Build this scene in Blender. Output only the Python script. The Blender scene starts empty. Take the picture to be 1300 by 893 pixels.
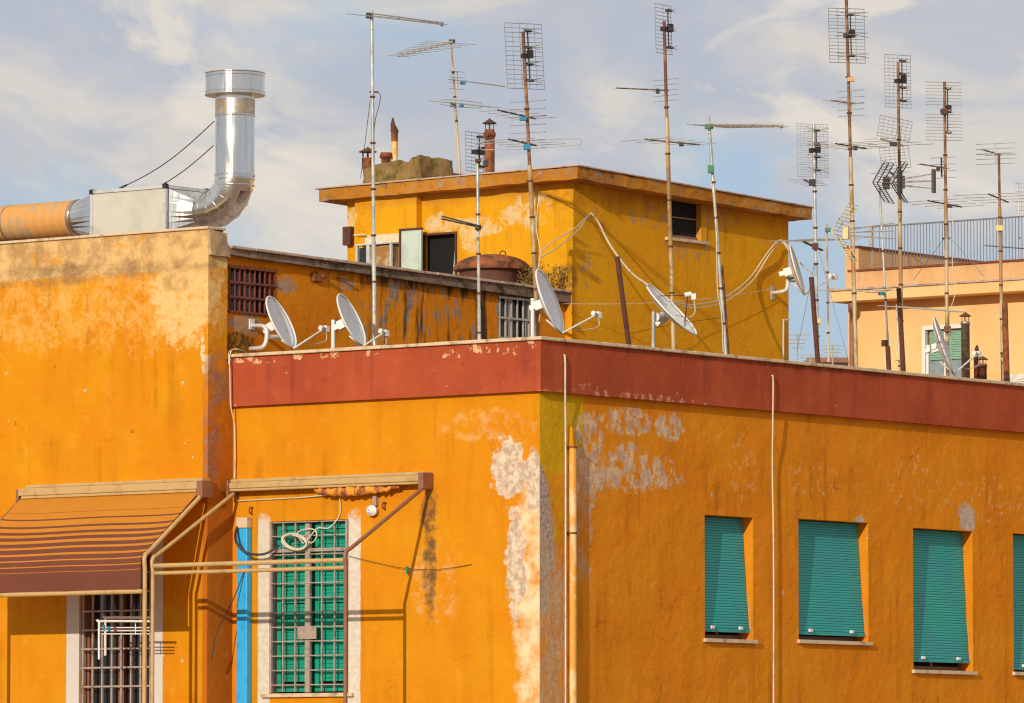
import bpy, bmesh, math, random
from mathutils import Vector as V, Matrix, noise as mnoise
random.seed(7)
PI = math.pi
scene = bpy.context.scene
COL = scene.collection

# ------------------------------------------------------------------ camera
F = 7700.0                       # focal length in photo pixels (1300 x 893)
CX, CY, HZ = 650.0, 446.5, 1008.0
pitch = math.atan((HZ - CY) / F)
vh = V((-.6115, .790, 0)).normalized()
RIGHT = V((vh.y, -vh.x, 0))
FWD = (vh * math.cos(pitch) + V((0, 0, 1)) * math.sin(pitch)).normalized()
UP = RIGHT.cross(FWD).normalized()
ZTOP = 17.8
CAM = V((0, 0, ZTOP)) - (FWD * F + RIGHT * (685 - CX) + UP * (CY - 428)) / F * 77.0
def ray(px, py): return FWD + RIGHT * ((px - CX) / F) + UP * ((CY - py) / F)
def at_d(px, py, d): return CAM + ray(px, py) * d
def at_x(px, py, x):
    r = ray(px, py); return CAM + r * ((x - CAM.x) / r.x)
def at_y(px, py, y):
    r = ray(px, py); return CAM + r * ((y - CAM.y) / r.y)
def depth(p): return (p - CAM).dot(FWD)
cd = bpy.data.cameras.new('camera'); cam = bpy.data.objects.new('camera', cd); COL.objects.link(cam)
cd.sensor_width = 36; cd.sensor_fit = 'HORIZONTAL'; cd.lens = 36 * F / 1300
cd.clip_start = 1; cd.clip_end = 6000
cam.matrix_world = Matrix(((RIGHT.x, UP.x, -FWD.x, CAM.x), (RIGHT.y, UP.y, -FWD.y, CAM.y), (RIGHT.z, UP.z, -FWD.z, CAM.z), (0, 0, 0, 1)))
scene.camera = cam

# ------------------------------------------------------------------ light
SUN = V((.25, -1.0, .345)).normalized()        # direction towards the sun
sl = bpy.data.lights.new('sun', 'SUN'); so = bpy.data.objects.new('sun', sl); COL.objects.link(so)
sl.energy = 3.35; sl.angle = math.radians(.5); sl.color = (1, .90, .74)
so.rotation_euler = SUN.to_track_quat('Z', 'Y').to_euler(); so.location = (0, -30, 60)
w = bpy.data.worlds.new('World'); scene.world = w; w.use_nodes = True
nt = w.node_tree; nt.nodes.clear()
def N(nt, t, **k):
    n = nt.nodes.new(t)
    for a, b in k.items(): setattr(n, a, b)
    return n
def ramp(nt, fac, stops, interp='LINEAR'):
    n = N(nt, 'ShaderNodeValToRGB'); r = n.color_ramp; r.interpolation = interp
    while len(r.elements) < len(stops): r.elements.new(.5)
    for e, (p, c) in zip(r.elements, stops):
        e.position = p; e.color = (c[0], c[1], c[2], 1) if hasattr(c, '__len__') else (c, c, c, 1)
    nt.links.new(fac, n.inputs[0]); return n.outputs[0]
def mathn(nt, op, a, b=None, c=None, clamp=False):
    n = N(nt, 'ShaderNodeMath', operation=op, use_clamp=clamp)
    for i, v in enumerate((a, b, c)):
        if v is None: continue
        if isinstance(v, (int, float)): n.inputs[i].default_value = v
        else: nt.links.new(v, n.inputs[i])
    return n.outputs[0]
def mixc(nt, fac, a, b, mode='MIX'):
    n = N(nt, 'ShaderNodeMix', data_type='RGBA', blend_type=mode)
    for i, v in ((0, fac), (6, a), (7, b)):
        if isinstance(v, (int, float)): n.inputs[i].default_value = v
        elif isinstance(v, tuple): n.inputs[i].default_value = (*v[:3], 1)
        else: nt.links.new(v, n.inputs[i])
    return n.outputs[2]
sky = N(nt, 'ShaderNodeTexSky', sky_type='NISHITA', sun_disc=False)
sky.sun_elevation = math.asin(SUN.z); sky.sun_rotation = math.atan2(SUN.x, SUN.y)
sky.air_density = 1.0; sky.dust_density = .6; sky.ozone_density = 1.5; sky.altitude = 50
tc = N(nt, 'ShaderNodeTexCoord')
mp = N(nt, 'ShaderNodeMapping'); mp.inputs['Scale'].default_value = (1, 1, 2.1); mp.inputs['Location'].default_value = (.33, .1, .12)
nt.links.new(tc.outputs['Generated'], mp.inputs[0])
def skynoise(s, d, r, dist=0.0):
    n = N(nt, 'ShaderNodeTexNoise'); n.inputs['Scale'].default_value = s; n.inputs['Detail'].default_value = d
    n.inputs['Roughness'].default_value = r; n.inputs['Distortion'].default_value = dist
    nt.links.new(mp.outputs[0], n.inputs['Vector']); return n.outputs[0]
blue = mixc(nt, .80, sky.outputs[0], (3.4, 4.45, 5.95))            # hazy low sky
sep = N(nt, 'ShaderNodeSeparateXYZ'); nt.links.new(tc.outputs['Generated'], sep.inputs[0])
elev = mathn(nt, 'MINIMUM', mathn(nt, 'MAXIMUM', mathn(nt, 'MULTIPLY', mathn(nt, 'SUBTRACT', sep.outputs[2], .100), 7.0), -.11), .10)
high = mathn(nt, 'MULTIPLY', mathn(nt, 'MAXIMUM', mathn(nt, 'SUBTRACT', sep.outputs[2], .15), 0.0), 3.0)   # unseen overhead cloud, added to warm and brighten the fill light
elev = mathn(nt, 'ADD', elev, mathn(nt, 'MINIMUM', high, .35))
cl = ramp(nt, mathn(nt, 'ADD', skynoise(13, 8, .55, .5), elev), [(.40, 0.0), (.52, .95)])
shade = ramp(nt, mathn(nt, 'ADD', skynoise(24, 7, .55, .6), mathn(nt, 'MINIMUM', mathn(nt, 'MULTIPLY', high, .5), .12)), [(.38, (4.35, 4.65, 5.3)), (.49, (5.0, 5.05, 5.3)), (.58, (6.2, 5.85, 5.4))])
c1 = mixc(nt, cl, blue, shade)
bright = ramp(nt, skynoise(17, 9, .58, .8), [(.54, 0.0), (.62, .9)])
c2 = mixc(nt, mathn(nt, 'MULTIPLY', bright, mathn(nt, 'ADD', mathn(nt, 'MULTIPLY', cl, .8), .12)), c1, (7.2, 6.6, 5.8))
bg = N(nt, 'ShaderNodeBackground'); bg.inputs[1].default_value = .112
nt.links.new(c2, bg.inputs[0])
wo = N(nt, 'ShaderNodeOutputWorld'); nt.links.new(bg.outputs[0], wo.inputs[0])
scene.view_settings.view_transform = 'Standard'; scene.view_settings.look = 'None'
scene.view_settings.exposure = 0.0; scene.view_settings.gamma = 1
scene.render.engine = 'CYCLES'; scene.cycles.use_denoising = True; scene.cycles.max_bounces = 6
scene.cycles.filter_width = 1.2

# ------------------------------------------------------------------ materials
def newmat(name):
    m = bpy.data.materials.new(name); m.use_nodes = True; t = m.node_tree
    b = t.nodes['Principled BSDF']; return m, t, b
def posn(t): return N(t, 'ShaderNodeNewGeometry').outputs['Position']
def noise(t, vec, s, d=4, r=.55, sc=None, dist=0.0):
    if sc:
        mpn = N(t, 'ShaderNodeMapping'); mpn.inputs['Scale'].default_value = sc; t.links.new(vec, mpn.inputs[0]); vec = mpn.outputs[0]
    n = N(t, 'ShaderNodeTexNoise'); n.inputs['Scale'].default_value = s; n.inputs['Detail'].default_value = d
    n.inputs['Roughness'].default_value = r; n.inputs['Distortion'].default_value = dist
    t.links.new(vec, n.inputs['Vector']); return n.outputs[0]
def bumpn(t, h, strength, dist, prev=None):
    n = N(t, 'ShaderNodeBump'); n.inputs['Strength'].default_value = strength; n.inputs['Distance'].default_value = dist
    t.links.new(h, n.inputs['Height'])
    if prev is not None: t.links.new(prev, n.inputs['Normal'])
    return n.outputs[0]
def blobmask(t, pos, L):
    """union of soft ellipsoids with ragged noise edge"""
    best = None
    for c, r in L.get('blobs', ()):
        n = N(t, 'ShaderNodeMapping', vector_type='TEXTURE')
        n.inputs['Location'].default_value = c; n.inputs['Scale'].default_value = r
        t.links.new(pos, n.inputs[0])
        if L.get('rect'):
            a = N(t, 'ShaderNodeVectorMath', operation='ABSOLUTE'); t.links.new(n.outputs[0], a.inputs[0])
            s = N(t, 'ShaderNodeSeparateXYZ'); t.links.new(a.outputs[0], s.inputs[0])
            d = mathn(t, 'MAXIMUM', mathn(t, 'MAXIMUM', s.outputs[0], s.outputs[1]), s.outputs[2])
        else:
            l = N(t, 'ShaderNodeVectorMath', operation='LENGTH'); t.links.new(n.outputs[0], l.inputs[0]); d = l.outputs['Value']
        v = mathn(t, 'SUBTRACT', 1.0, d)
        v = mathn(t, 'MAXIMUM', v, -1.0)
        best = v if best is None else mathn(t, 'MAXIMUM', best, v)
    if 'const' in L:
        vn = N(t, 'ShaderNodeValue'); vn.outputs[0].default_value = L['const']; best = vn.outputs[0]
    ns = noise(t, pos, L.get('scale', 6), L.get('detail', 7), L.get('rough', .65), L.get('stretch'))
    if 'cap' in L or not L.get('rect'): best = mathn(t, 'MINIMUM', best, L.get('cap', .22))
    v = mathn(t, 'ADD', best, mathn(t, 'MULTIPLY', mathn(t, 'SUBTRACT', ns, .5), L.get('amp', 2.0)))
    return mathn(t, 'MULTIPLY', mathn(t, 'DIVIDE', v, L.get('soft', .08), clamp=True), L.get('alpha', 1.0))
def stucco(name, base, base2, layers=(), bump=.5, wave=.5, rough=.9, dirt=.25, speck=True, streak=0):
    m, t, b = newmat(name); pos = posn(t)
    col = mixc(t, ramp(t, noise(t, pos, .9, 5, .6), [(.38, 0), (.60, 1)]), base, base2)
    dk = tuple(x * .72 for x in base)
    col = mixc(t, mathn(t, 'MULTIPLY', ramp(t, noise(t, pos, 2.2, 8, .62, (1, 1, .35)), [(.48, 0), (.68, 1)]), dirt * 1.3), col, dk)
    lt = (min(1, base[0] * 1.08 + .02), base[1] * 1.22 + .02, base[2] * 1.5 + .03)
    col = mixc(t, mathn(t, 'MULTIPLY', ramp(t, noise(t, pos, 3.3, 8, .7), [(.54, 0), (.68, 1)]), .30), col, lt)
    if streak:
        stn = mathn(t, 'MULTIPLY', ramp(t, noise(t, pos, 5.5, 6, .6, (1, 1, .06)), [(.52, 0), (.68, 1)]), ramp(t, noise(t, pos, 1.1, 4, .6), [(.42, 0), (.62, 1)]))
        col = mixc(t, mathn(t, 'MULTIPLY', stn, streak), col, (base[0] * .45, base[1] * .38, base[2] * .8))
        vo = N(t, 'ShaderNodeTexVoronoi', feature='DISTANCE_TO_EDGE'); vo.inputs['Scale'].default_value = .55
        vm = N(t, 'ShaderNodeVectorMath', operation='ADD'); nz = N(t, 'ShaderNodeTexNoise'); nz.inputs['Scale'].default_value = 2.3; nz.inputs['Detail'].default_value = 7
        t.links.new(pos, nz.inputs['Vector']); t.links.new(pos, vm.inputs[0]); t.links.new(nz.outputs['Color'], vm.inputs[1]); t.links.new(vm.outputs[0], vo.inputs['Vector'])
        ck = mathn(t, 'MULTIPLY', ramp(t, vo.outputs['Distance'], [(.0, 1), (.0045, 0)]), ramp(t, noise(t, pos, .9, 3, .5), [(.50, 0), (.58, 1)]))
        col = mixc(t, mathn(t, 'MULTIPLY', ck, .55), col, tuple(x * .3 for x in base))
    if speck:
        col = mixc(t, mathn(t, 'MULTIPLY', ramp(t, noise(t, pos, 5.0, 3, .5), [(.74, 0), (.745, 1)]), .8), col, (.55, .45, .34))
        col = mixc(t, mathn(t, 'MULTIPLY', ramp(t, noise(t, pos, 9.0, 3, .5), [(.25, 1), (.255, 0)]), .6), col, tuple(x * .35 for x in base))
    hgt = None
    for L in layers:
        mk = blobmask(t, pos, L)
        c = L['color']
        if 'color2' in L:
            c = mixc(t, ramp(t, noise(t, pos, L.get('cscale', 12), 8, .7), [(.42, 0), (.58, 1)]), L['color'], L['color2'])
        col = mixc(t, mk, col, c)
        if L.get('relief', 1): hgt = mk if hgt is None else mathn(t, 'MAXIMUM', hgt, mk)
    t.links.new(col, b.inputs['Base Color']); b.inputs['Roughness'].default_value = rough; b.inputs['Specular IOR Level'].default_value = .12
    nn = bumpn(t, noise(t, pos, 1.5, 3, .5), wave, .05)
    nn = bumpn(t, noise(t, pos, 7, 5, .62, (1, 1, 1.6)), bump, .016, nn)
    nn = bumpn(t, noise(t, pos, 34, 6, .7, (1, 1, .6)), bump, .006, nn)
    if hgt is not None:
        n = N(t, 'ShaderNodeBump', invert=True); n.inputs['Strength'].default_value = .7; n.inputs['Distance'].default_value = .012
        t.links.new(hgt, n.inputs['Height']); t.links.new(nn, n.inputs['Normal']); nn = n.outputs[0]
        nn = bumpn(t, mathn(t, 'MULTIPLY', hgt, noise(t, pos, 22, 8, .75)), .8, .02, nn)
    t.links.new(nn, b.inputs['Normal']); return m
def simple(name, c, rough=.5, metal=0.0, c2=None, ns=8, lo=.5, hi=.65, bump=0.0, sc=None, spec=None):
    m, t, b = newmat(name)
    b.inputs['Roughness'].default_value = rough; b.inputs['Metallic'].default_value = metal
    pos = posn(t)
    c2 = c2 or tuple(x * .72 for x in c)
    col = mixc(t, ramp(t, noise(t, pos, ns, 7, .65, sc), [(lo, 0), (hi, 1)]), c, c2)
    t.links.new(col, b.inputs['Base Color'])
    if bump: t.links.new(bumpn(t, noise(t, pos, ns * 4, 6, .7), bump, .004), b.inputs['Normal'])
    return m
XL = at_y(296.0, 520, 0).x
ORANGE = (.645, .258, .006); ORANGE2 = (.625, .216, .005)
def bx_(plane, k, x0, y0, x1, y1, t=.3):
    """blob from a photo rectangle on a wall plane"""
    f = at_x if plane == 'x' else at_y
    a = f((x0 + x1) / 2, (y0 + y1) / 2, k)
    l = f(x0, (y0 + y1) / 2, k); r = f(x1, (y0 + y1) / 2, k); u = f((x0 + x1) / 2, y0, k); d = f((x0 + x1) / 2, y1, k)
    hu = (r - l).length / 2; hz = abs(u.z - d.z) / 2
    return (tuple(a), (t, hu, hz) if plane == 'x' else (hu, t, hz))
PL = (.56, .47, .42); PLR = (.50, .30, .24); MAUVE = (.34, .24, .24); CREAM = (.74, .53, .28)
A_layers = [
    dict(blobs=[bx_('x', 0, 676, 440, 741, 602, .2)], rect=1, amp=.10, scale=8, soft=.02, color=(.62, .36, .006), color2=(.56, .32, .008), relief=0),
    dict(blobs=[bx_('x', 0, 676, 560, 735, 700, .2)], amp=2.2, cap=.2, scale=5, soft=.4, color=(.58, .33, .008), relief=0, alpha=.7),
    dict(blobs=[bx_('y', 0, 560, 520, 670, 560, .15), bx_('y', 0, 520, 690, 580, 790, .15)], amp=2.6, cap=.05, scale=4, detail=9, rough=.75, soft=.5, color=CREAM, alpha=.5, relief=0),
    dict(blobs=[bx_('y', 0, 650, 600, 700, 930, .12)], amp=1.5, scale=3.5, soft=.35, color=(.84, .62, .34), color2=(.78, .62, .42), relief=0, alpha=.95),
    dict(blobs=[bx_('y', 0, 624, 552, 668, 640, .14), bx_('y', 0, 664, 572, 692, 655, .14), bx_('y', 0, 642, 640, 668, 790, .14)], amp=2.4, cap=.35, scale=6, detail=9, rough=.7, soft=.15, color=(.74, .62, .46), color2=(.50, .34, .25), cscale=9),
    dict(blobs=[bx_('x', 0, 668, 590, 703, 790, .1)], amp=1.3, scale=7, soft=.12, color=(.30, .20, .18), color2=(.52, .40, .33), cscale=20, stretch=(1, 1, .5)),
    dict(blobs=[bx_('x', 0, 676, 660, 722, 960, .12)], amp=1.5, scale=7, soft=.3, color=(.45, .27, .13), color2=(.56, .42, .28), stretch=(1, 1, .25), alpha=.85),
    dict(blobs=[bx_('x', 0, 732, 575, 855, 622), bx_('x', 0, 726, 560, 770, 640), bx_('x', 0, 760, 520, 832, 552), bx_('x', 0, 832, 525, 868, 560), bx_('x', 0, 782, 562, 812, 584), bx_('x', 0, 730, 525, 765, 570)], amp=3.4, cap=.14, scale=6, detail=10, rough=.75, stretch=(1, 1, .7), soft=.14, color=(.72, .49, .29), color2=(.48, .32, .24), cscale=7),
    dict(blobs=[bx_('x', 0, 722, 590, 752, 740)], amp=2.6, cap=.1, scale=6, soft=.2, color=(.60, .36, .20), color2=(.42, .27, .2), alpha=.6, stretch=(1, 1, .5)),
    dict(blobs=[bx_('x', 0, 1216, 640, 1238, 675), bx_('x', 0, 1086, 655, 1100, 672)], amp=2.2, cap=.4, scale=9, soft=.1, color=(.42, .32, .28), color2=(.55, .45, .38)),
    dict(blobs=[bx_('x', 0, 1005, 590, 1060, 630), bx_('x', 0, 1130, 580, 1180, 640), bx_('x', 0, 1200, 610, 1300, 660), bx_('x', 0, 930, 560, 960, 630)], amp=3.2, cap=-.16, scale=7, rough=.72, soft=.12, color=(.74, .42, .16), alpha=.55),
    dict(blobs=[bx_('y', 0, 532, 615, 556, 690), bx_('y', 0, 536, 660, 556, 790)], amp=2.2, cap=.4, scale=7, detail=9, soft=.5, color=(.13, .07, .03), alpha=.9, relief=0),
    dict(blobs=[bx_('y', 0, 327, 655, 343, 960), bx_('y', 0, 441, 648, 458, 960)], rect=1, amp=.35, scale=4, soft=.10, color=(.66, .60, .52), color2=(.60, .50, .40), relief=0),
]
M = {}
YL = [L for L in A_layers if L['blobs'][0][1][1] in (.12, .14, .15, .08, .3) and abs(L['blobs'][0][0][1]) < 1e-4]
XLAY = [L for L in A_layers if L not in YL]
M['A'] = stucco('orange_stucco', ORANGE, ORANGE2, YL, bump=.6, wave=.5, streak=.55)
M['A2'] = stucco('light_tinted_orange_stucco', (.70, .248, .010), (.67, .212, .008), XLAY, bump=.65, wave=.9, streak=.65)  # redder copy of the front orange, warmer light put into its colour
yB = at_x(264, 480, XL).y
print('XL', XL, 'yB', yB)
B_layers = [
    dict(blobs=[bx_('y', yB, -250, 250, 360, 445, .5)], rect=1, cap=.16, amp=2.6, scale=5, detail=10, rough=.82, soft=.35, color=(.74, .40, .08), color2=(.76, .48, .16), cscale=9, alpha=.6),
    dict(blobs=[bx_('y', yB, 190, 310, 275, 440, .5)], cap=.3, amp=2.4, scale=6, detail=10, rough=.8, soft=.25, color=(.76, .50, .20), color2=(.80, .56, .26), alpha=.8),
    dict(blobs=[bx_('y', yB, -300, 240, 400, 356, .7)], rect=1, amp=.22, scale=2.2, soft=.05, color=(.72, .47, .19), color2=(.50, .30, .13), cscale=4.5),
    dict(blobs=[bx_('y', yB, 170, 318, 195, 340, .3), bx_('y', yB, 30, 318, 90, 338, .3), bx_('y', yB, 140, 286, 185, 315)], amp=3.0, cap=.1, scale=5, detail=9, soft=.4, color=(.66, .28, .03), relief=0, alpha=.8),
    dict(blobs=[bx_('y', yB, -200, 338, 280, 366, .3)], amp=2.8, cap=.3, scale=3, detail=9, rough=.75, soft=.7, color=(.26, .15, .07), alpha=.9, relief=0),
    dict(blobs=[bx_('y', yB, 14, 296, 32, 350), bx_('y', yB, 44, 300, 56, 350), bx_('y', yB, 205, 345, 240, 372)], amp=2.2, cap=.25, scale=5, soft=.6, color=(.36, .21, .07), alpha=.8, relief=0),
    dict(blobs=[bx_('y', yB, 255, 415, 268, 475, .06)], amp=2.2, cap=.05, scale=6, soft=.1, color=(.72, .58, .38)),
    dict(blobs=[bx_('x', XL, 240, 445, 310, 1200, .1)], rect=1, amp=.5, scale=4, soft=.3, color=(.40, .10, .012), alpha=.75, relief=0),  # side return in red-brown: part stain, part shade painted in
    dict(blobs=[bx_('x', XL, 258, 440, 292, 520, .1), bx_('x', XL, 258, 500, 282, 620, .1)], amp=1.8, scale=6, soft=.4, color=(.20, .11, .09), color2=(.33, .2, .15), alpha=.8),
    dict(blobs=[bx_('y', yB, 84, 640, 101, 960), bx_('y', yB, 192, 640, 207, 960)], rect=1, amp=.3, scale=4, soft=.10, color=(.60, .55, .50), relief=0),
]
M['B'] = stucco('weathered_orange_stucco', ORANGE, (.63, .215, .004), B_layers, bump=.6, wave=.5, streak=.5)
xC = XL - .05
C_layers = [
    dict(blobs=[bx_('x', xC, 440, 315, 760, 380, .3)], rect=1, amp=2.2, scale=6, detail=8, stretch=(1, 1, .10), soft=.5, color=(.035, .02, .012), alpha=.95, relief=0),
    dict(blobs=[bx_('x', xC, 450, 345, 590, 470), bx_('x', xC, 590, 365, 640, 440)], amp=2.6, cap=-.1, scale=6, detail=8, stretch=(1, 1, .35), soft=.15, color=(.34, .27, .23), color2=(.24, .17, .14), cscale=7),
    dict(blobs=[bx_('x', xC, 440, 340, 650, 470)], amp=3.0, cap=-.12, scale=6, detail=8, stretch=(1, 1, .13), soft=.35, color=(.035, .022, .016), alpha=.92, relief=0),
    dict(blobs=[bx_('x', xC, 280, 420, 325, 450)], amp=1.2, scale=14, soft=.3, color=(.06, .05, .015), color2=(.13, .07, .02), relief=0),
    dict(blobs=[bx_('x', xC, 290, 395, 335, 425), bx_('x', xC, 350, 350, 375, 375), bx_('x', xC, 430, 355, 450, 370)], amp=1.8, scale=7, soft=.2, color=(.34, .25, .20), alpha=.8),
    dict(blobs=[bx_('x', xC, 392, 343, 406, 362)], amp=.7, scale=6, soft=.3, color=(.13, .03, .01), relief=0),
]
M['C'] = stucco('streaked_orange_stucco', (.70, .25, .008), (.62, .19, .007), C_layers, bump=.6, wave=.5, dirt=.6)
yD = at_x(728, 340, -5.0).y
D_layers = [
    dict(blobs=[bx_('y', yD, 560, 276, 650, 300), bx_('y', yD, 620, 262, 690, 290), bx_('y', yD, 585, 290, 610, 320), bx_('y', yD, 655, 240, 700, 285), bx_('y', yD, 540, 270, 575, 296), bx_('y', yD, 440, 262, 460, 300)], amp=2.8, cap=.12, scale=4, detail=10, rough=.75, soft=.14, color=(.72, .54, .30), color2=(.68, .44, .16), alpha=.9),
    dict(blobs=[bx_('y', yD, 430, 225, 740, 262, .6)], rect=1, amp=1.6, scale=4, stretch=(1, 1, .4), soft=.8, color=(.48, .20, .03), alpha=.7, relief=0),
    dict(blobs=[bx_('x', -5, 800, 262, 845, 290), bx_('x', -5, 890, 268, 935, 290), bx_('x', -5, 736, 320, 752, 370), bx_('x', -5, 738, 262, 765, 275), bx_('x', -5, 845, 255, 900, 330)], amp=2.9, cap=.02, scale=5, detail=10, rough=.75, soft=.2, color=(.36, .23, .18), color2=(.46, .24, .08), alpha=.75),
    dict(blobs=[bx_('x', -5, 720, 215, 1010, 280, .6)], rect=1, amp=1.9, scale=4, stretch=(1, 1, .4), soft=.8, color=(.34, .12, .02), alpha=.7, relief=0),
    dict(blobs=[bx_('x', -5, 705, 330, 735, 372, .8)], amp=1.0, scale=12, soft=.4, color=(.14, .09, .03), alpha=.8, relief=0),
    dict(blobs=[bx_('y', yD - .25, 456, 296, 516, 345, .3)], rect=1, amp=.06, scale=4, soft=.03, color=(.66, .58, .42), color2=(.60, .48, .30), relief=0),
]
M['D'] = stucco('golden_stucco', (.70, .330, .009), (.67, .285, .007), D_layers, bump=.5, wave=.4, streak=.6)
M['E'] = stucco('peach_stucco', (.80, .53, .24), (.77, .48, .20), [], bump=.3, wave=.1, dirt=.25, speck=False)
M['Etrim'] = stucco('peach_trim', (.72, .40, .16), (.66, .38, .18), [
    dict(const=-.05, amp=2.4, scale=2.2, detail=9, rough=.7, soft=.4, color=(.40, .30, .22), color2=(.66, .5, .34), alpha=.9, relief=0)], bump=.4, wave=.2, dirt=.5, speck=False)
M['band'] = stucco('red_parapet_paint', (.43, .085, .032), (.36, .065, .026), [
    dict(blobs=[bx_('y', -.08, 560, 434, 690, 452), bx_('y', -.08, 300, 446, 480, 458)], amp=2.6, cap=-.12, scale=7, rough=.7, soft=.12, color=(.70, .42, .22)),
    dict(blobs=[bx_('x', .08, 690, 500, 900, 520, .1), bx_('x', .08, 735, 488, 760, 498)], amp=2.6, cap=-.1, scale=8, rough=.7, soft=.12, color=(.58, .30, .2), alpha=.8),
    dict(blobs=[bx_('x', .08, 690, 430, 1300, 470, .1)], amp=2.6, scale=5, stretch=(1, 1, .3), soft=.5, color=(.14, .03, .016), alpha=.6, relief=0)],
    bump=.4, wave=.5, dirt=.4, streak=.7)
M['cap'] = simple('travertine_coping', (.62, .48, .32), .8, c2=(.30, .20, .12), ns=6, lo=.5, hi=.7, bump=.4)
M['fascia'] = stucco('stained_concrete_edge', (.52, .215, .025), (.40, .15, .02), [
    dict(const=-.02, amp=2.4, scale=3.5, detail=9, rough=.72, soft=.25, stretch=(1, 1, 1.5), color=(.40, .30, .20), color2=(.28, .17, .09), cscale=8, alpha=.85),
    dict(const=-.10, amp=2.6, scale=3, detail=9, rough=.75, soft=.3, color=(.07, .04, .022), color2=(.13, .07, .035), alpha=.85, relief=0)], bump=.9, wave=.5, dirt=.9, speck=False)
M['darkfascia'] = stucco('black_stained_concrete', (.15, .09, .06), (.05, .035, .028), [
    dict(blobs=[bx_('x', -4.95, 280, 300, 400, 345, 1)], amp=1.4, scale=5, soft=.4, color=(.34, .17, .08), color2=(.26, .18, .13)),
    dict(blobs=[((-5, 5, 18.5), (3, 9, 3))], amp=3.2, scale=6, rough=.8, soft=.2, color=(.30, .22, .17), alpha=.6)], bump=.8, wave=.4, dirt=.8, speck=False)
M['rooftile'] = simple('roof_cement', (.30, .22, .17), .9, c2=(.18, .11, .08), ns=3, bump=.5)
M['roofedge'] = simple('pale_slab_edge', (.50, .36, .27), .85, c2=(.28, .18, .13), ns=6, bump=.3)
M['rough'] = stucco('mossy_rubble_plaster', (.36, .22, .09), (.22, .13, .055), [
    dict(blobs=[((-7.5, 9, 20.2), (4, 4, 3))], amp=3.0, scale=5, soft=.5, color=(.09, .07, .03), color2=(.22, .16, .03))], bump=1, wave=.8, dirt=.8, speck=False)
M['brass'] = simple('sand_painted_metal', (.52, .34, .14), .45, c2=(.42, .26, .10), ns=5)
M['brown'] = simple('brown_painted_metal', (.26, .11, .06), .5, c2=(.20, .08, .04), ns=6)
M['taupe'] = simple('taupe_painted_iron', (.38, .29, .24), .5, c2=(.2, .14, .11), ns=6)
M['rustbar'] = simple('rust_red_iron', (.20, .045, .022), .7, c2=(.08, .028, .018), ns=8)
M['rust'] = simple('rusty_steel', (.31, .088, .024), .85, c2=(.08, .030, .018), ns=7, lo=.4, hi=.6, bump=.5)
M['rustpost'] = simple('rust_brown_post', (.11, .035, .018), .8, c2=(.05, .02, .014), ns=9)
M['mastrust'] = simple('mast_rust_flaked', (.36, .18, .065), .7, .0, c2=(.14, .055, .03), ns=7, lo=.42, hi=.55, sc=(1, 1, .5))
M['mastmix'] = simple('mast_galvanised_rusting', (.54, .44, .27), .6, .1, c2=(.36, .20, .07), ns=4, lo=.44, hi=.54, sc=(1, 1, .4))
M['mastgrey'] = simple('mast_galvanised', (.52, .52, .47), .5, .4, c2=(.34, .34, .32), ns=5, lo=.42, hi=.6)
M['wire'] = simple('aerial_wire', (.26, .25, .25), .5, .3)
M['wirelight'] = simple('aerial_aluminium', (.46, .45, .42), .45, .5)
M['railgrey'] = simple('railing_grey', (.17, .18, .21), .5)
M['boom'] = simple('aerial_boom', (.30, .25, .20), .5, .4, c2=(.10, .08, .06), ns=14)
M['boomlight'] = simple('aerial_boom_light', (.55, .50, .42), .45, .4)
M['black'] = simple('black_plastic', (.018, .016, .015), .5)
M['bluebox'] = simple('blue_plastic', (.01, .22, .36), .4)
M['greenbox'] = simple('green_plastic', (.06, .22, .10), .4)
M['creambox'] = simple('cream_plastic', (.70, .55, .25), .5)
M['orangebox'] = simple('orange_plastic', (.60, .33, .12), .5)
M['white'] = simple('white_paint', (.74, .73, .70), .4, c2=(.62, .58, .52), ns=6, lo=.55, hi=.75)
M['dish'] = simple('dish_grey_enamel', (.70, .72, .76), .45, c2=(.60, .60, .62), ns=5, lo=.5, hi=.7)
M['dishold'] = simple('dish_weathered', (.68, .68, .66), .5, c2=(.50, .38, .26), ns=5, lo=.60, hi=.76)
M['cablewhite'] = simple('white_cable', (.66, .60, .46), .5)
M['cableblack'] = simple('black_cable', (.03, .028, .026), .5)
M['steel'] = None
m, t, b = newmat('polished_duct_steel'); pos = posn(t)
b.inputs['Metallic'].default_value = 1; t.links.new(ramp(t, noise(t, pos, 5, 6, .6, (1, 1, .3)), [(.4, .14), (.7, .3)]), b.inputs['Roughness'])
t.links.new(mixc(t, ramp(t, noise(t, pos, 4, 5, .6, (1, 1, .2)), [(.4, 0), (.7, 1)]), (.74, .74, .73), (.58, .57, .55)), b.inputs['Base Color'])
t.links.new(bumpn(t, noise(t, pos, 7, 3, .5, (1, 1, .05)), .55, .03), b.inputs['Normal']); M['steel'] = m
M['steelrust'] = simple('steel_heat_stained', (.50, .38, .27), .35, .8, c2=(.62, .58, .52), ns=6)
M['hose'] = simple('orange_duct_hose', (.62, .30, .08), .7, c2=(.46, .30, .16), ns=3, lo=.5, hi=.62, bump=.2)
M['panelgrey'] = simple('duct_box_panel', (.54, .52, .45), .55, c2=(.48, .45, .38), ns=3)
M['alu'] = simple('aluminium_profile', (.72, .72, .72), .35, .5)
M['galv'] = simple('galvanised_flue', (.40, .34, .27), .45, .7, c2=(.28, .17, .09), ns=4, lo=.5, hi=.62)
def slatmat(name, c, c2):
    return simple(name, c, .5, c2=c2, ns=2.2, lo=.42, hi=.66, sc=(1, 1, .7))
M['teal'] = slatmat('teal_roller_slats', (.017, .34, .32), (.03, .28, .32))
M['green'] = simple('green_shutter_paint', (.004, .30, .20), .45, c2=(.004, .23, .15), ns=3)
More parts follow.
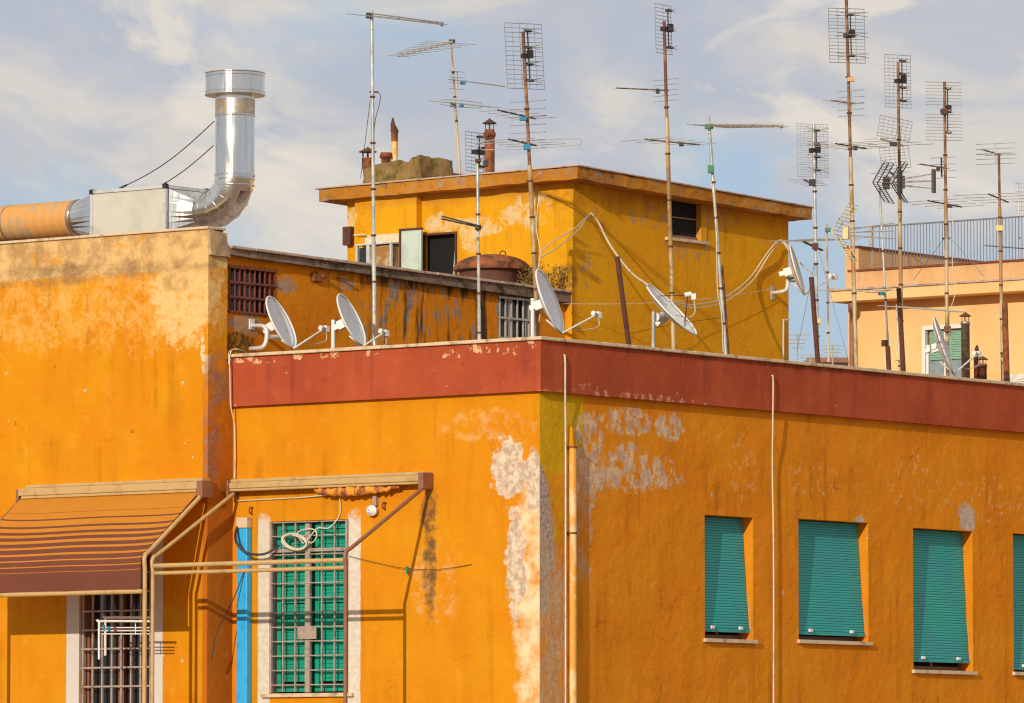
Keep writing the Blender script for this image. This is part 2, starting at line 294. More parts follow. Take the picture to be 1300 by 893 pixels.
M['greenE'] = simple('faded_green_blind', (.22, .42, .30), .5)
M['glass'] = simple('dark_window_glass', (.02, .022, .025), .12)
M['glassE'] = simple('pale_window_glass', (.24, .31, .34), .25)
M['dark'] = simple('painted_dark_interior', (.006, .005, .004), .95)  # near-black pane, the unlit room's darkness put into the colour
M['paleblue'] = simple('pale_blue_shutter_paint', (.50, .58, .50), .5, c2=(.40, .48, .44), ns=4)
M['amber'] = simple('amber_dirty_glass', (.30, .15, .03), .3, c2=(.50, .40, .25), ns=5)
M['bluepipe'] = simple('bright_blue_pipe', (.03, .40, .80), .4, c2=(.02, .32, .68), ns=4)
M['yellowpipe'] = simple('yellow_painted_pipe', (.76, .33, .04), .5, c2=(.80, .55, .28), ns=3, lo=.5, hi=.58, sc=(1, 1, .6))
M['ground'] = simple('warm_paving', (.30, .20, .12), .9, c2=(.22, .15, .09), ns=.5)
M['leaf'] = simple('dry_leaves', (.22, .13, .02), .8, c2=(.10, .08, .02), ns=9, lo=.4, hi=.6)
M['far'] = simple('far_building', (.48, .34, .26), .9)
M['acwhite'] = simple('aircon_white', (.68, .66, .60), .5)
# striped awning cloth
m, t, b = newmat('striped_awning_cloth')
uv = N(t, 'ShaderNodeUVMap'); sp = N(t, 'ShaderNodeSeparateXYZ'); t.links.new(uv.outputs[0], sp.inputs[0])
stops = [(0, 0)]
for p_, q_ in ((.172, .178), (.243, .258), (.327, .350), (.391, .422), (.456, .496), (.528, .577), (.604, .661), (.690, .745), (.757, .800), (.808, .840)): stops += [(p_, 1), (q_, 0)]
stops += [(.846, 1)]
br = ramp(t, sp.outputs[1], stops, 'CONSTANT')
fn = noise(t, posn(t), 3, 5, .6)
t.links.new(mixc(t, br, mixc(t, fn, (.62, .24, .012), (.53, .19, .01)), mixc(t, fn, (.135, .040, .022), (.17, .05, .028))), b.inputs['Base Color'])
b.inputs['Roughness'].default_value = .85
wv = N(t, 'ShaderNodeTexNoise'); wv.inputs['Scale'].default_value = 2; t.links.new(posn(t), wv.inputs['Vector'])
t.links.new(bumpn(t, wv.outputs[0], .3, .05), b.inputs['Normal'])
tr = N(t, 'ShaderNodeBsdfTranslucent'); tr.inputs[0].default_value = (.6, .22, .03, 1)
ms = N(t, 'ShaderNodeMixShader'); ms.inputs[0].default_value = .15
t.links.new(b.outputs[0], ms.inputs[1]); t.links.new(tr.outputs[0], ms.inputs[2]); t.links.new(ms.outputs[0], t.nodes['Material Output'].inputs[0])
M['awning'] = m

# ------------------------------------------------------------------ mesh helpers
class MB:
    def __init__(s): s.b = bmesh.new()
    def quad(s, *p):
        vs = [s.b.verts.new(V(q)) for q in p]; return s.b.faces.new(vs)
    def hexa(s, bot, top):
        B = [s.b.verts.new(V(p)) for p in bot]; T = [s.b.verts.new(V(p)) for p in top]
        s.b.faces.new(B[::-1]); s.b.faces.new(T); n = len(B)
        for i in range(n): s.b.faces.new((B[i], B[(i + 1) % n], T[(i + 1) % n], T[i]))
        return s
    def box(s, a, c):
        x0, x1 = sorted((a[0], c[0])); y0, y1 = sorted((a[1], c[1])); z0, z1 = sorted((a[2], c[2]))
        return s.hexa([(x0, y0, z0), (x1, y0, z0), (x1, y1, z0), (x0, y1, z0)], [(x0, y0, z1), (x1, y0, z1), (x1, y1, z1), (x0, y1, z1)])
    def obox(s, c, ax, ay, az):
        """oriented box: centre and three half-extent vectors"""
        c = V(c); ax = V(ax); ay = V(ay); az = V(az)
        return s.hexa([c - ax - ay - az, c + ax - ay - az, c + ax + ay - az, c - ax + ay - az], [c - ax - ay + az, c + ax - ay + az, c + ax + ay + az, c - ax + ay + az])
    def tube(s, pts, r, n=8, closed=False, caps=True):
        pts = [V(p) for p in pts]; R = r if hasattr(r, '__len__') else [r] * len(pts)
        k = len(pts); prev = None; rings = []
        for i, p in enumerate(pts):
            if closed: d = pts[(i + 1) % k] - pts[i - 1]
            else: d = pts[min(i + 1, k - 1)] - pts[max(i - 1, 0)]
            d = d.normalized()
            if prev is None:
                a = V((0, 0, 1)) if abs(d.z) < .9 else V((1, 0, 0)); prev = d.cross(a).normalized()
            u = (prev - d * prev.dot(d)).normalized(); prev = u; w_ = d.cross(u)
            rings.append([s.b.verts.new(p + (u * math.cos(2 * PI * j / n) + w_ * math.sin(2 * PI * j / n)) * R[i]) for j in range(n)])
        m_ = k if closed else k - 1
        for i in range(m_):
            a, b_ = rings[i], rings[(i + 1) % k]
            for j in range(n):
                f = s.b.faces.new((a[j], a[(j + 1) % n], b_[(j + 1) % n], b_[j])); f.smooth = n > 5
        if caps and not closed:
            s.b.faces.new([s.b.verts.new(v.co) for v in rings[0][::-1]]); s.b.faces.new([s.b.verts.new(v.co) for v in rings[-1]])
        return s
    def grid(s, f, nu, nv, uv=False, smooth=True):
        vs = [[s.b.verts.new(V(f(i / nu, j / nv))) for j in range(nv + 1)] for i in range(nu + 1)]
        lay = s.b.loops.layers.uv.new('UVMap') if uv else None
        for i in range(nu):
            for j in range(nv):
                fc = s.b.faces.new((vs[i][j], vs[i + 1][j], vs[i + 1][j + 1], vs[i][j + 1])); fc.smooth = smooth
                if uv:
                    for lp, (a, b_) in zip(fc.loops, ((i, j), (i + 1, j), (i + 1, j + 1), (i, j + 1))): lp[lay].uv = (a / nu, b_ / nv)
        return s
    def face_wall(s, plane, k, u0, u1, z0, z1, holes=(), rec=.18, inward=-1, ztop=None, back=True):
        """wall sheet on x=k or y=k with real openings and reveals"""
        def P(u, z, d=0):
            q = k + inward * d
            if ztop and abs(z - z1) < 1e-6: z = ztop(u)
            return V((q, u, z)) if plane == 'x' else V((u, q, z))
        us = sorted({u0, u1, *[h[0] for h in holes], *[h[1] for h in holes]}); zs = sorted({z0, z1, *[h[2] for h in holes], *[h[3] for h in holes]})
        for i in range(len(us) - 1):
            for j in range(len(zs) - 1):
                uc, zc = (us[i] + us[i + 1]) / 2, (zs[j] + zs[j + 1]) / 2
                if any(h[0] < uc < h[1] and h[2] < zc < h[3] for h in holes): continue
                s.quad(P(us[i], zs[j]), P(us[i + 1], zs[j]), P(us[i + 1], zs[j + 1]), P(us[i], zs[j + 1]))
        for a, b_, c, d in holes:
            s.quad(P(a, c), P(a, c, rec), P(a, d, rec), P(a, d)); s.quad(P(b_, c), P(b_, d), P(b_, d, rec), P(b_, c, rec))
            s.quad(P(a, c), P(b_, c), P(b_, c, rec), P(a, c, rec)); s.quad(P(a, d), P(a, d, rec), P(b_, d, rec), P(b_, d))
        return s
    def obj(s, name, mat, parent=None, label=None, weld=False, bevel=0):
        if weld: bmesh.ops.remove_doubles(s.b, verts=s.b.verts[:], dist=1e-4)
        bmesh.ops.recalc_face_normals(s.b, faces=s.b.faces[:]) if weld or weld is None else None
        root = parent
        while root is not None and root.parent is not None: root = root.parent
        if root is not None: org = root.location.copy()
        else:
            xs = [v.co for v in s.b.verts]
            org = V(((min(p.x for p in xs) + max(p.x for p in xs)) / 2, (min(p.y for p in xs) + max(p.y for p in xs)) / 2, min(p.z for p in xs)))
        for v in s.b.verts: v.co -= org
        me = bpy.data.meshes.new(name); s.b.to_mesh(me); s.b.free()
        me.materials.append(M[mat] if isinstance(mat, str) else mat)
        o = bpy.data.objects.new(name, me); COL.objects.link(o)
        if parent is None: o.location = org
        else: o.parent = parent
        if label: o['label'] = label
        if bevel:
            md = o.modifiers.new('bevel', 'BEVEL'); md.width = bevel; md.segments = 2; md.limit_method = 'ANGLE'; md.angle_limit = .7
        return o
def thing(name, loc, label, cat, group=None):
    o = bpy.data.objects.new(name, None); COL.objects.link(o); o.location = V(loc); o.empty_display_size = .2
    return tag(o, label, cat, group)
def tag(o, label, cat, group=None):
    o['label'] = label; o['category'] = cat
    if group: o['group'] = group
    return o
def lerp(a, b, t): return V(a) * (1 - t) + V(b) * t
def smooth_path(pts, n=8):
    """Catmull-Rom through points"""
    pts = [V(p) for p in pts]; P = [pts[0]] + pts + [pts[-1]]; out = []
    for i in range(1, len(P) - 2):
        for k in range(n):
            t = k / n; a, b, c, d = P[i - 1], P[i], P[i + 1], P[i + 2]
            out.append(.5 * ((2 * b) + (c - a) * t + (2 * a - 5 * b + 4 * c - d) * t * t + (3 * b - a - 3 * c + d) * t ** 3))
    return out + [pts[-1]]
def X(px, py, x): return at_x(px, py, x)
def Y(px, py, y): return at_y(px, py, y)

# ------------------------------------------------------------------ ground
g = MB(); g.quad((-3000, -3000, 0), (3000, -3000, 0), (3000, 3000, 0), (-3000, 3000, 0)); g = g.obj('ground', 'ground'); g['kind'] = 'structure'

# ------------------------------------------------------------------ front apartment block
zTopBand = ZTOP - .045
zBandBot = X(684, 497, 0).z
A_Y1 = 17.0
FLOOR = ZTOP - .95
A = thing('apartment_building', (-2.5, 8, 0), 'orange stuccoed apartment block with red parapet band, its peeling corner facing the viewer', 'building')
# openings on the right-hand face (teal roller blinds)
RW = []
for (l, r, t_) in ((894.5, 956, 655.5), (1013.5, 1102, 661.3), (1159, 1234.5, 672.5), (1286, 1364, 679.5), (1420, 1498, 690)):
    a = X(l, t_, 0); b_ = X(r, t_, 0); zt = (a.z + b_.z) / 2
    RW.append((a.y, b_.y, zt - (1.62, 1.62, 1.95, 1.95, 1.95)[len(RW)], zt))
lw = (Y(342, 661, 0).x, Y(442.5, 661, 0).x, Y(390, 661, 0).z - 2.25, Y(392, 661, 0).z)
mb = MB()
mb.face_wall('y', 0, XL, 0, 0, zBandBot + .03, [lw], .20, +1)
mb.obj('wall', 'A', A)
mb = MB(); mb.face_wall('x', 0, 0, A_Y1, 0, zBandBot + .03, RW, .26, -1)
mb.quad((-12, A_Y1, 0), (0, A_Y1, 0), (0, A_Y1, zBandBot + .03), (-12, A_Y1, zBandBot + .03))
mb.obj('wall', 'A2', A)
mb = MB()   # parapet band, standing proud of the wall
mb.box((XL, -.08, zBandBot), (.08, .17, zTopBand)); mb.box((-.17, .17, zBandBot), (.08, A_Y1, zTopBand))
mb.obj('parapet_band', 'band', A)
mb = MB()
def cop(mb, a, c, z0, z1, n, along):
    for i in range(n):
        p = [a[0], a[1]]; q = [c[0], c[1]]
        L = (c[along] - a[along]) / n; p[along] = a[along] + L * i + .003; q[along] = a[along] + L * (i + 1) - .003
        dz = random.uniform(-.004, .004); mb.box((p[0], p[1], z0), (q[0], q[1], z1 + dz))
cop(mb, (XL + .002, -.125), (.125, .22), zTopBand, ZTOP, 6, 0)
cop(mb, (-.22, .222), (.125, A_Y1), zTopBand, ZTOP, 17, 1)
mb.obj('coping', 'cap', A, bevel=.008)
mb = MB(); mb.box((XL, .17, FLOOR - .2), (-.17, A_Y1, FLOOR)); mb.obj('terrace_floor', 'rooftile', A)
# roller blinds
for i, (y0, y1, z0, z1) in enumerate(RW):
    wn = MB(); wn.box((-.255, y0 + .002, z0 + .002), (-.235, y1 - .002, z1 - .002))
    wn = wn.obj('window', 'dark', A)
    fr = MB()
    for a, c in (((y0, z0), (y0 + .05, z1)), ((y1 - .05, z0), (y1, z1)), ((y0 + .05, z0), (y1 - .05, z0 + .06)), (((y0 + y1) / 2 - .03, z0 + .06), ((y0 + y1) / 2 + .03, z1))):
        fr.box((-.235, a[0] + .003, a[1] + .003), (-.20, c[0] - .003, c[1] - .003))
    fr.obj('window_frame', 'brown', wn)
    si = MB(); si.box((-.2, y0 - .04, z0 - .05), (.05, y1 + .04, z0 - .002)); si.obj('sill', 'cap', wn)
    hang = (1.47, 1.49, 1.78, 1.86, 1.5)[i]; xt, xb = -.17, -.07
    sh = MB(); ns = int(hang / .036); prof = []
    for k in range(ns + 1):
        for (q, d) in ((0, 0), (.35, .007), (.75, .007), (.97, -.002)):
            tt = (k + q) / (ns + 1); prof.append((xt + (xb - xt) * tt ** 1.2 + d, z1 - .01 - hang * tt))
    pv = [(p, None) for p in prof]
    y0b, y1b = y0 + .014, y1 - .014
    L = [sh.b.verts.new((p[0], y0b, p[1])) for p in prof]; R = [sh.b.verts.new((p[0], y1b, p[1])) for p in prof]
    for k in range(len(prof) - 1): sh.b.faces.new((L[k], R[k], R[k + 1], L[k + 1]))
    sh = sh.obj('roller_blind', 'teal', wn)
    bb = MB(); bb.box((xb - .014, y0b, z1 - .01 - hang - .05), (xb + .014, y1b, z1 - .01 - hang)); bb.obj('bottom_rail', 'teal', wn)
    for yk in (y0b + (y1b - y0b) * .2, y0b + (y1b - y0b) * .8):
        kb = MB(); kb.box((xb + .014, yk - .03, z1 - hang - .02), (xb + .045, yk + .03, z1 - hang + .02)); kb.obj('blind_stop', 'white', wn)
    for yk, nm in ((y0 + .006, 'side_arm'), (y1 - .006, 'side_arm')):
        kb = MB(); kb.tube([(-.16, yk, z1 - hang * .45), (-.03, yk, z1 - hang - .03)], .006, 6); kb.obj(nm, 'brass', wn)
# barred window on the left-hand face
x0, x1, z0, z1 = lw
wn = MB(); wn.box((x0 + .003, .17, z0 + .003), (x1 - .003, .195, z1 - .003)); wn = wn.obj('window', 'dark', A)
xm = Y(391.5, 700, .0).x
for (a, b_) in ((x0 + .05, xm - .02), (xm + .03, x1 - .03)):
    lf = MB()
    for (p, q) in (((a, z0 + .02), (a + .07, z1 - .03)), ((b_ - .07, z0 + .02), (b_, z1 - .03)), ((a + .07, z1 - .11), (b_ - .07, z1 - .03)), ((a + .07, z0 + .02), (b_ - .07, z0 + .1)), ((a + .07, z1 - 1.07), (b_ - .07, z1 - .99))):
        lf.box((p[0] + .001, .10, p[1] + .001), (q[0] - .001, .145, q[1] - .001))
    z = z1 - .14
    while z > z0 + .14:
        if abs(z - (z1 - 1.03)) > .055:
            lf.hexa([(a + .071, .112, z - .022), (b_ - .071, .112, z - .022), (b_ - .071, .120, z - .026), (a + .071, .120, z - .026)], [(a + .071, .126, z + .022), (b_ - .071, .126, z + .022), (b_ - .071, .134, z + .018), (a + .071, .134, z + .018)])
        z -= .046
    lf.obj('louvred_shutter', 'green', wn)
gr = MB(); yg = .02
def vx(c): return Y(270 + c / 4.06, 700, yg).x
def hz_(c): return Y(390, 590 + c / 4.06, yg).z
for c in (365, 428, 565, 630): gr.box((vx(c) - .009, yg - .012, z0 + .02), (vx(c) + .009, yg + .012, hz_(300)))
for c in (302, 693): gr.box((vx(c) - .018, yg - .018, z0 + .01), (vx(c) + .018, yg + .018, hz_(290)))
gr.box((vx(493) - .04, yg - .02, z0 + .01), (vx(493) + .04, yg + .02, hz_(305)))
for i, c in enumerate((295, 366, 441, 462, 535, 610, 686, 762, 836, 910, 985, 1060, 1135)):
    hgt = .022 if c == 441 else .007
    gr.box((vx(302) + .018, yg - .026, hz_(c) - hgt), (vx(693) - .018, yg + .022, hz_(c) + hgt))
gr.box((vx(450), yg - .05, hz_(900)), (vx(545), yg - .027, hz_(836)))
gr.obj('window_grille', 'taupe', wn)
si = MB(); si.box((x0 - .1, -.05, z0 - .05), (x1 + .1, .17, z0 - .003)); si.obj('sill', 'cap', wn)

# ------------------------------------------------------------------ left taller block (B)
zB = Y(262, 288, yB).z
B = thing('house', (-12, 2, 0), 'tall orange block at left with buff peeling plaster along its top edge', 'building')
bw = (Y(101, 700, yB).x, Y(192, 700, yB).x, Y(150, 700, yB).z - 2.1, Y(150, 668, yB).z)
mb = MB(); mb.face_wall('y', yB, -22, XL, 0, zB - .03, [bw], .22, +1)
mb.quad((XL, yB, 0), (XL, -.13, 0), (XL, -.13, zB - .06), (XL, yB, zB - .06)); mb.quad((XL, -.13, 0), (XL, .2, 0), (XL, .2, ZTOP - .1), (XL, -.13, ZTOP - .1))
mb.box((-22, 8.0, 0), (-9.5, 8.2, zB - .6)); mb.quad((-22, yB, 0), (-22, 8, 0), (-22, 8, zB - .03), (-22, yB, zB - .03))
mb.quad((-22, yB + .3, zB - .032), (XL, yB + .3, zB - .032), (XL, yB + .3, zB - .6), (-22, yB + .3, zB - .6))
mb.obj('wall', 'B', B)
# rough weathered parapet end
pe = MB()
zc0 = X(265, 324, XL + .04).z; zc1 = X(266, 287, XL).z - .03; yb1 = -.13
zc2 = X(285, 306, XL + .04).z
def pend(u, v):
    pass
pe.hexa([(XL - .25, yB + .003, zc0), (XL + .045, yB + .003, zc0), (XL + .06, yb1, zc0 + .0), (XL - .25, yb1, zc0)],
        [(XL - .25, yB + .003, zc1), (XL + .01, yB + .003, zc1), (XL + .03, yb1 - .08, zc2 + .1), (XL - .25, yb1, zc2)])
bmesh.ops.subdivide_edges(pe.b, edges=pe.b.edges[:], cuts=6, use_grid_fill=True)
for v in pe.b.verts:
    if v.co.x > XL - .2:
        n_ = mnoise.noise_vector(v.co * 7) * .022; v.co += V((n_.x * .6, max(0, n_.y), n_.z))
pe.obj('parapet_end', stucco('buff_crumbling_plaster', (.60, .40, .18), (.46, .30, .15), [dict(blobs=[((-5, -.3, zc0 + .2), (.5, .3, .3))], amp=2.2, scale=6, soft=.5, color=(.20, .13, .09), color2=(.33, .24, .18))], bump=.9, wave=.6, dirt=.7), B)
cp = MB(); cop(cp, (-22, yB - .035), (XL + .015, yB + .34), zB - .03, zB + .005, 18, 0); cp.obj('coping', 'cap', B, bevel=.006)
rf = MB(); rf.box((-22, yB + .32, zB - .7), (-9.0, 8.0, zB - .6)); rf.obj('roof', 'rooftile', B)
x0, x1, z0, z1 = bw
wn = MB(); wn.box((x0 + .003, yB + .19, z0 + .003), (x1 - .003, yB + .215, z1 - .003)); wn = wn.obj('window', 'glass', B)
fr = MB()
for a, c in (((x0, z0), (x0 + .07, z1)), ((x1 - .07, z0), (x1, z1)), (((x0 + x1) / 2 - .05, z0), ((x0 + x1) / 2 + .05, z1))): fr.box((a[0] + .003, yB + .13, a[1] + .003), (c[0] - .003, yB + .188, c[1] - .003))
fr.obj('window_frame', 'brown', wn)
gr = MB(); n = 7
for i in range(n + 1):
    xx = x0 + .04 + (x1 - x0 - .08) * i / n; gr.box((xx - .013, yB + .03, z0 + .01), (xx + .013, yB + .055, z1 - .01))
for i in range(9):
    zz = z0 + .06 + i * .25
    if zz < z1: gr.box((x0 + .02, yB + .012, zz - .012), (x1 - .02, yB + .03, zz + .012))
gr.obj('window_grille', 'taupe', wn)

# ------------------------------------------------------------------ low rooftop room (C)
xf = XL + .05
c_tl = X(286, 311.5, xf); c_tr = X(738, 371.5, xf); c_bl = X(288, 323, xf); c_br = X(737, 386.5, xf)
Cc = thing('rooftop_shed', (-6.5, 3.5, FLOOR), 'low orange rooftop room with black water streaks under its dark concrete roof edge', 'shed')
def ztC(y): return c_bl.z + (c_br.z - c_bl.z) * (y - c_bl.y) / (c_br.y - c_bl.y) + .02
def hole_x(l, r, t_, b_, x):
    p = X(l, (t_ + b_) / 2, x); q = X(r, (t_ + b_) / 2, x); m_ = (l + r) / 2
    return (p.y, q.y, X(m_, b_, x).z, X(m_, t_, x).z)
w1 = hole_x(290, 350, 341, 399, xC); w2 = hole_x(633, 680, 379, 432, xC)
zt_ref = 30
mb = MB(); mb.face_wall('x', xC, -.12, yD, FLOOR - .1, c_bl.z, [w1, w2], .2, -1, ztop=ztC); mb.quad((-9, -.12, FLOOR), (xC, -.12, FLOOR), (xC, -.12, c_bl.z), (-9, -.12, c_bl.z))
mb.obj('wall', 'C', Cc)
mb = MB(); y_a, y_b = -.135, c_tr.y
zl = c_tl.z + (c_tr.z - c_tl.z) * (y_a - c_tl.y) / (c_tr.y - c_tl.y)
bl = ztC(y_a) - .02
mb.hexa([(-9.4, y_a, bl), (xf, y_a, bl), (xf, y_b, c_br.z), (-9.4, y_b, c_br.z)], [(-9.4, y_a, zl - .03), (xf, y_a, zl - .03), (xf, y_b, c_tr.z - .03), (-9.4, y_b, c_tr.z - .03)])
bmesh.ops.subdivide_edges(mb.b, edges=[e for e in mb.b.edges if abs(e.verts[0].co.y - e.verts[1].co.y) > 1], cuts=80, use_grid_fill=True)
for v in mb.b.verts:
    if v.co.x > XL: v.co.x += mnoise.noise(v.co * 3) * .015; v.co.z += mnoise.noise(v.co * 5) * .008
mb.obj('roof_fascia', 'darkfascia', Cc)
mb = MB(); n = 16
for i in range(n):
    ya, yb_ = y_a + (y_b + .03 - y_a) * i / n + .004, y_a + (y_b + .03 - y_a) * (i + 1) / n - .004
    za = zl - .029 + (c_tr.z - zl) * i / n; zb_ = zl - .029 + (c_tr.z - zl) * (i + 1) / n
    d = random.uniform(.0, .025)
    mb.hexa([(-9.3, ya, za), (xf + .03 + d, ya, za), (xf + .03 + d, yb_, zb_), (-9.3, yb_, zb_)], [(-9.3, ya, za + .035), (xf + .03 + d, ya, za + .035), (xf + .03 + d, yb_, zb_ + .035), (-9.3, yb_, zb_ + .035)])
mb.obj('roof_edge_slab', 'roofedge', Cc, bevel=.005)
def zroofC(y): return zl + (c_tr.z - zl) * (y - y_a) / (y_b - y_a) + .005
for k, (wd, nb, nh, mt) in enumerate(((w1, 9, 3, 'rustbar'), (w2, 6, 2, 'mastgrey'))):
    y0, y1, z0, z1 = wd
    wn = MB(); wn.box((xC - .195, y0 + .003, z0 + .003), (xC - .17, y1 - .003, z1 - .003)); wn = wn.obj('window', 'glass', Cc)
    fr = MB(); e = .035
    fr.box((xC - .168, y0 + .003, z0 + .003), (xC - .13, y0 + e, z1 - .003)); fr.box((xC - .168, y1 - e, z0 + .003), (xC - .13, y1 - .003, z1 - .003)); fr.box((xC - .168, (y0 + y1) / 2 - e, z0 + .003), (xC - .13, (y0 + y1) / 2 + e, z1 - .003))
    fr.obj('window_frame', 'brown' if k == 0 else 'white', wn)
    gr = MB()
    for i in range(nb + 1):
        yy_ = y0 + .02 + (y1 - y0 - .04) * i / nb; gr.box((xC - .012, yy_ - .009, z0 - .02), (xC + .012, yy_ + .009, z1 + .02))
    for i in range(nh + 1):
        zz = z0 + .01 + (z1 - z0 - .02) * i / nh; gr.box((xC + .013, y0 - .02, zz - .014), (xC + .025, y1 + .02, zz + .014))
    gr.obj('window_grille', mt, wn, label='rust red bars' if k == 0 else 'pale painted bars')
mb = MB(); p = X(402, 350, xC); mb.box((xC - .002, p.y - .1, p.z - .08), (xC + .05, p.y + .1, p.z + .02)); mb.tube([p + V((.05, .05, 0)), p + V((.12, .05, -.02))], .03)
mb.obj('rusty_bracket', 'rust', Cc, label='rusty iron plate under the roof edge')
mb = MB(); p = X(428, 354, xC); mb.tube(smooth_path([p, p + V((.06, 0, .02)), p + V((.09, .07, .01)), p + V((.06, .1, -.04))], 4), .014); mb.obj('wall_hook', 'rust', Cc)

# ------------------------------------------------------------------ tall rooftop house (D)
oh = .28; xe = -5 + oh; ye = yD - oh
k0 = X(735, 208.5, xe); k0 = V((xe, ye, Y(735, 208.5, ye).z))
kl = Y(405, 238, ye); kr = X(1031, 262, xe)
D = thing('rooftop_house', (-7, yD + 2.5, FLOOR), 'tall golden orange rooftop house with overhanging flat roof behind the aerials', 'house')
yD1 = X(1001, 340, -5.0).y; xD0 = Y(441, 300, yD).x
ye1 = kr.y; xe0 = kl.x
th = .19
def zs(x, y):   # slab underside
    return k0.z + (kl.z - k0.z) * (x - xe) / (xe0 - xe) + (kr.z - k0.z) * (y - ye) / (ye1 - ye) - th
wD = hole_x(852, 889, 253, 304, -5.0)
zw = wD[3] + .03
wd2 = (Y(537.5, 320, yD).x, Y(579, 320, yD).x, Y(560, 372, yD).z, Y(558, 297.5, yD).z)
mb = MB()
mb.face_wall('x', -5, yD, yD1, FLOOR - .2, zw, [wD], .1, -1, ztop=lambda u: zs(-5, u) + .04)
mb.face_wall('y', yD, xD0, -5, FLOOR - .2, zw, [wd2], .12, +1, ztop=lambda u: zs(u, yD) + .04)
mb.quad((xD0, yD1, FLOOR), (-5, yD1, FLOOR), (-5, yD1, zs(-5, yD1) + .04), (xD0, yD1, zs(xD0, yD1) + .04))
mb.quad((xD0, yD, FLOOR), (xD0, yD1, FLOOR), (xD0, yD1, zs(xD0, yD1) + .04), (xD0, yD, zs(xD0, yD) + .04))
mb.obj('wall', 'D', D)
# shallow projecting bay on the left
bx0, bx1 = Y(457, 300, yD).x, Y(529, 300, yD - .12).x
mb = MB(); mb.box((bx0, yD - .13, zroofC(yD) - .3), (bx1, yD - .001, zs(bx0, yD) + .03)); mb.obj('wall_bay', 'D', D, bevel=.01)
mb = MB()
ring = []
for (pa_, pb2) in (((xe0, ye), (xe, ye)), ((xe, ye), (xe, ye1)), ((xe, ye1), (xe0, ye1)), ((xe0, ye1), (xe0, ye))):
    for i in range(40): ring.append((pa_[0] + (pb2[0] - pa_[0]) * i / 40, pa_[1] + (pb2[1] - pa_[1]) * i / 40))
R_ = [[], [], []]
for (x, y) in ring:
    for k, h in enumerate((0, .5, 1)):
        z = zs(x, y) + (th - .035) * h; q = V((x, y, z)); n_ = mnoise.noise_vector(q * 3.5) * .016 + mnoise.noise_vector(q * 12) * .007
        R_[k].append(mb.b.verts.new(q + V((n_.x, n_.y, n_.z * .8 - (.012 if k == 0 else 0)))))
for k in (0, 1):
    for i in range(160): mb.b.faces.new((R_[k][i], R_[k][(i + 1) % 160], R_[k + 1][(i + 1) % 160], R_[k + 1][i]))
mb.b.faces.new(R_[2])
for i in range(40):   # soffit, in strips
    a_, b2 = R_[0][i], R_[0][i + 1]; c2_, d2 = R_[0][120 - i - 1 if i < 40 else 0], R_[0][120 - i]
    mb.b.faces.new((a_, b2, c2_, d2))
mb.obj('roof_fascia', 'fascia', D)
mb = MB(); q = .03
mb.hexa([(xe0 - q - .04, ye - q, zs(xe0, ye) + th - .028), (xe + q, ye - q, zs(xe, ye) + th - .028), (xe + q, ye1 + q, zs(xe, ye1) + th - .028), (xe0 - q - .04, ye1 + q, zs(xe0, ye1) + th - .028)],
        [(xe0 - q - .04, ye - q, zs(xe0, ye) + th - .006), (xe + q, ye - q, zs(xe, ye) + th - .006), (xe + q, ye1 + q, zs(xe, ye1) + th - .006), (xe0 - q - .04, ye1 + q, zs(xe0, ye1) + th - .006)])
mb.obj('roof_edge_slab', 'roofedge', D, bevel=.006)
# small window on right face
y0, y1, z0, z1 = wD
wn = MB(); wn.box((-5.097, y0 + .003, z0 + .003), (-5.075, y1 - .003, z1 - .003)); wn = wn.obj('window', 'dark', D)
si = MB(); si.box((-5.2, y0 - .15, z0 - .045), (-4.94, X(899, 308, -4.95).y, z0 - .002)); si.obj('sill', 'cap', wn)
rv = MB(); rv.box((-5.072, y0 + .005, z0 + .003), (-5.04, y0 + .05, z1 - .003)); rv.box((-5.072, y0 + .05, z0 + .003), (-5.045, y1 - .004, z0 + .05)); rv.box((-5.07, y0 + .05, z0 + .3), (-5.05, y1 - .004, z0 + .32)); rv.obj('window_frame', 'brown', wn)
pb = MB(); pb.box((-5.0 - .0, y1 + .003, z0 - .0), (-4.985, X(896, 280, -5).y, zs(-5, y1) - .02)); pb.obj('window_surround', 'D', wn)
# opening with pale shutter
x0, x1, z0, z1 = wd2
wn = MB(); wn.box((x0 + .003, yD + .095, z0), (x1 - .003, yD + .115, z1 - .003)); wn = wn.obj('window', 'dark', D)
si = MB()
si.box((x0 - .015, yD - .03, z0), (x0 + .003, yD + .05, z1 + .02)); si.box((x1 - .003, yD - .03, z0), (x1 + .02, yD + .05, z1 + .02)); si.box((x0 + .003, yD - .03, z1 - .01), (x1 - .003, yD + .05, z1 + .02))
si.obj('window_frame', 'rustpost', wn)
sh = MB(); sx0 = Y(511, 320, yD - .16).x; sx1 = Y(536, 320, yD - .16).x
zs1 = Y(520, 293, yD - .16).z; sh.box((sx0, yD - .19, z0 - .0), (sx1, yD - .15, zs1)); sh.box((sx0 + .05, yD - .196, z0 + .05), (sx1 - .04, yD - .191, zs1 - .05)); sh.obj('shutter', 'paleblue', wn, label='pale blue shutter folded open', bevel=.006)
sh = MB(); sh.box((sx0 - .03, yD - .21, z0), (sx0 - .002, yD - .13, zs1 + .03)); sh.box((sx0 - .002, yD - .21, zs1 + .002), (sx1, yD - .135, zs1 + .03)); sh.obj('shutter_frame', 'rustpost', wn)
jb = MB(); jb.hexa([(x1 - .13, yD + .06, z0), (x1 - .004, yD + .0, z0), (x1 - .004, yD + .02, z0), (x1 - .12, yD + .08, z0)], [(x1 - .03, yD + .06, z1 - .01), (x1 - .004, yD + .0, z1 - .01), (x1 - .004, yD + .02, z1 - .01), (x1 - .02, yD + .08, z1 - .01)]); jb.obj('reveal_board', 'paleblue', wn)
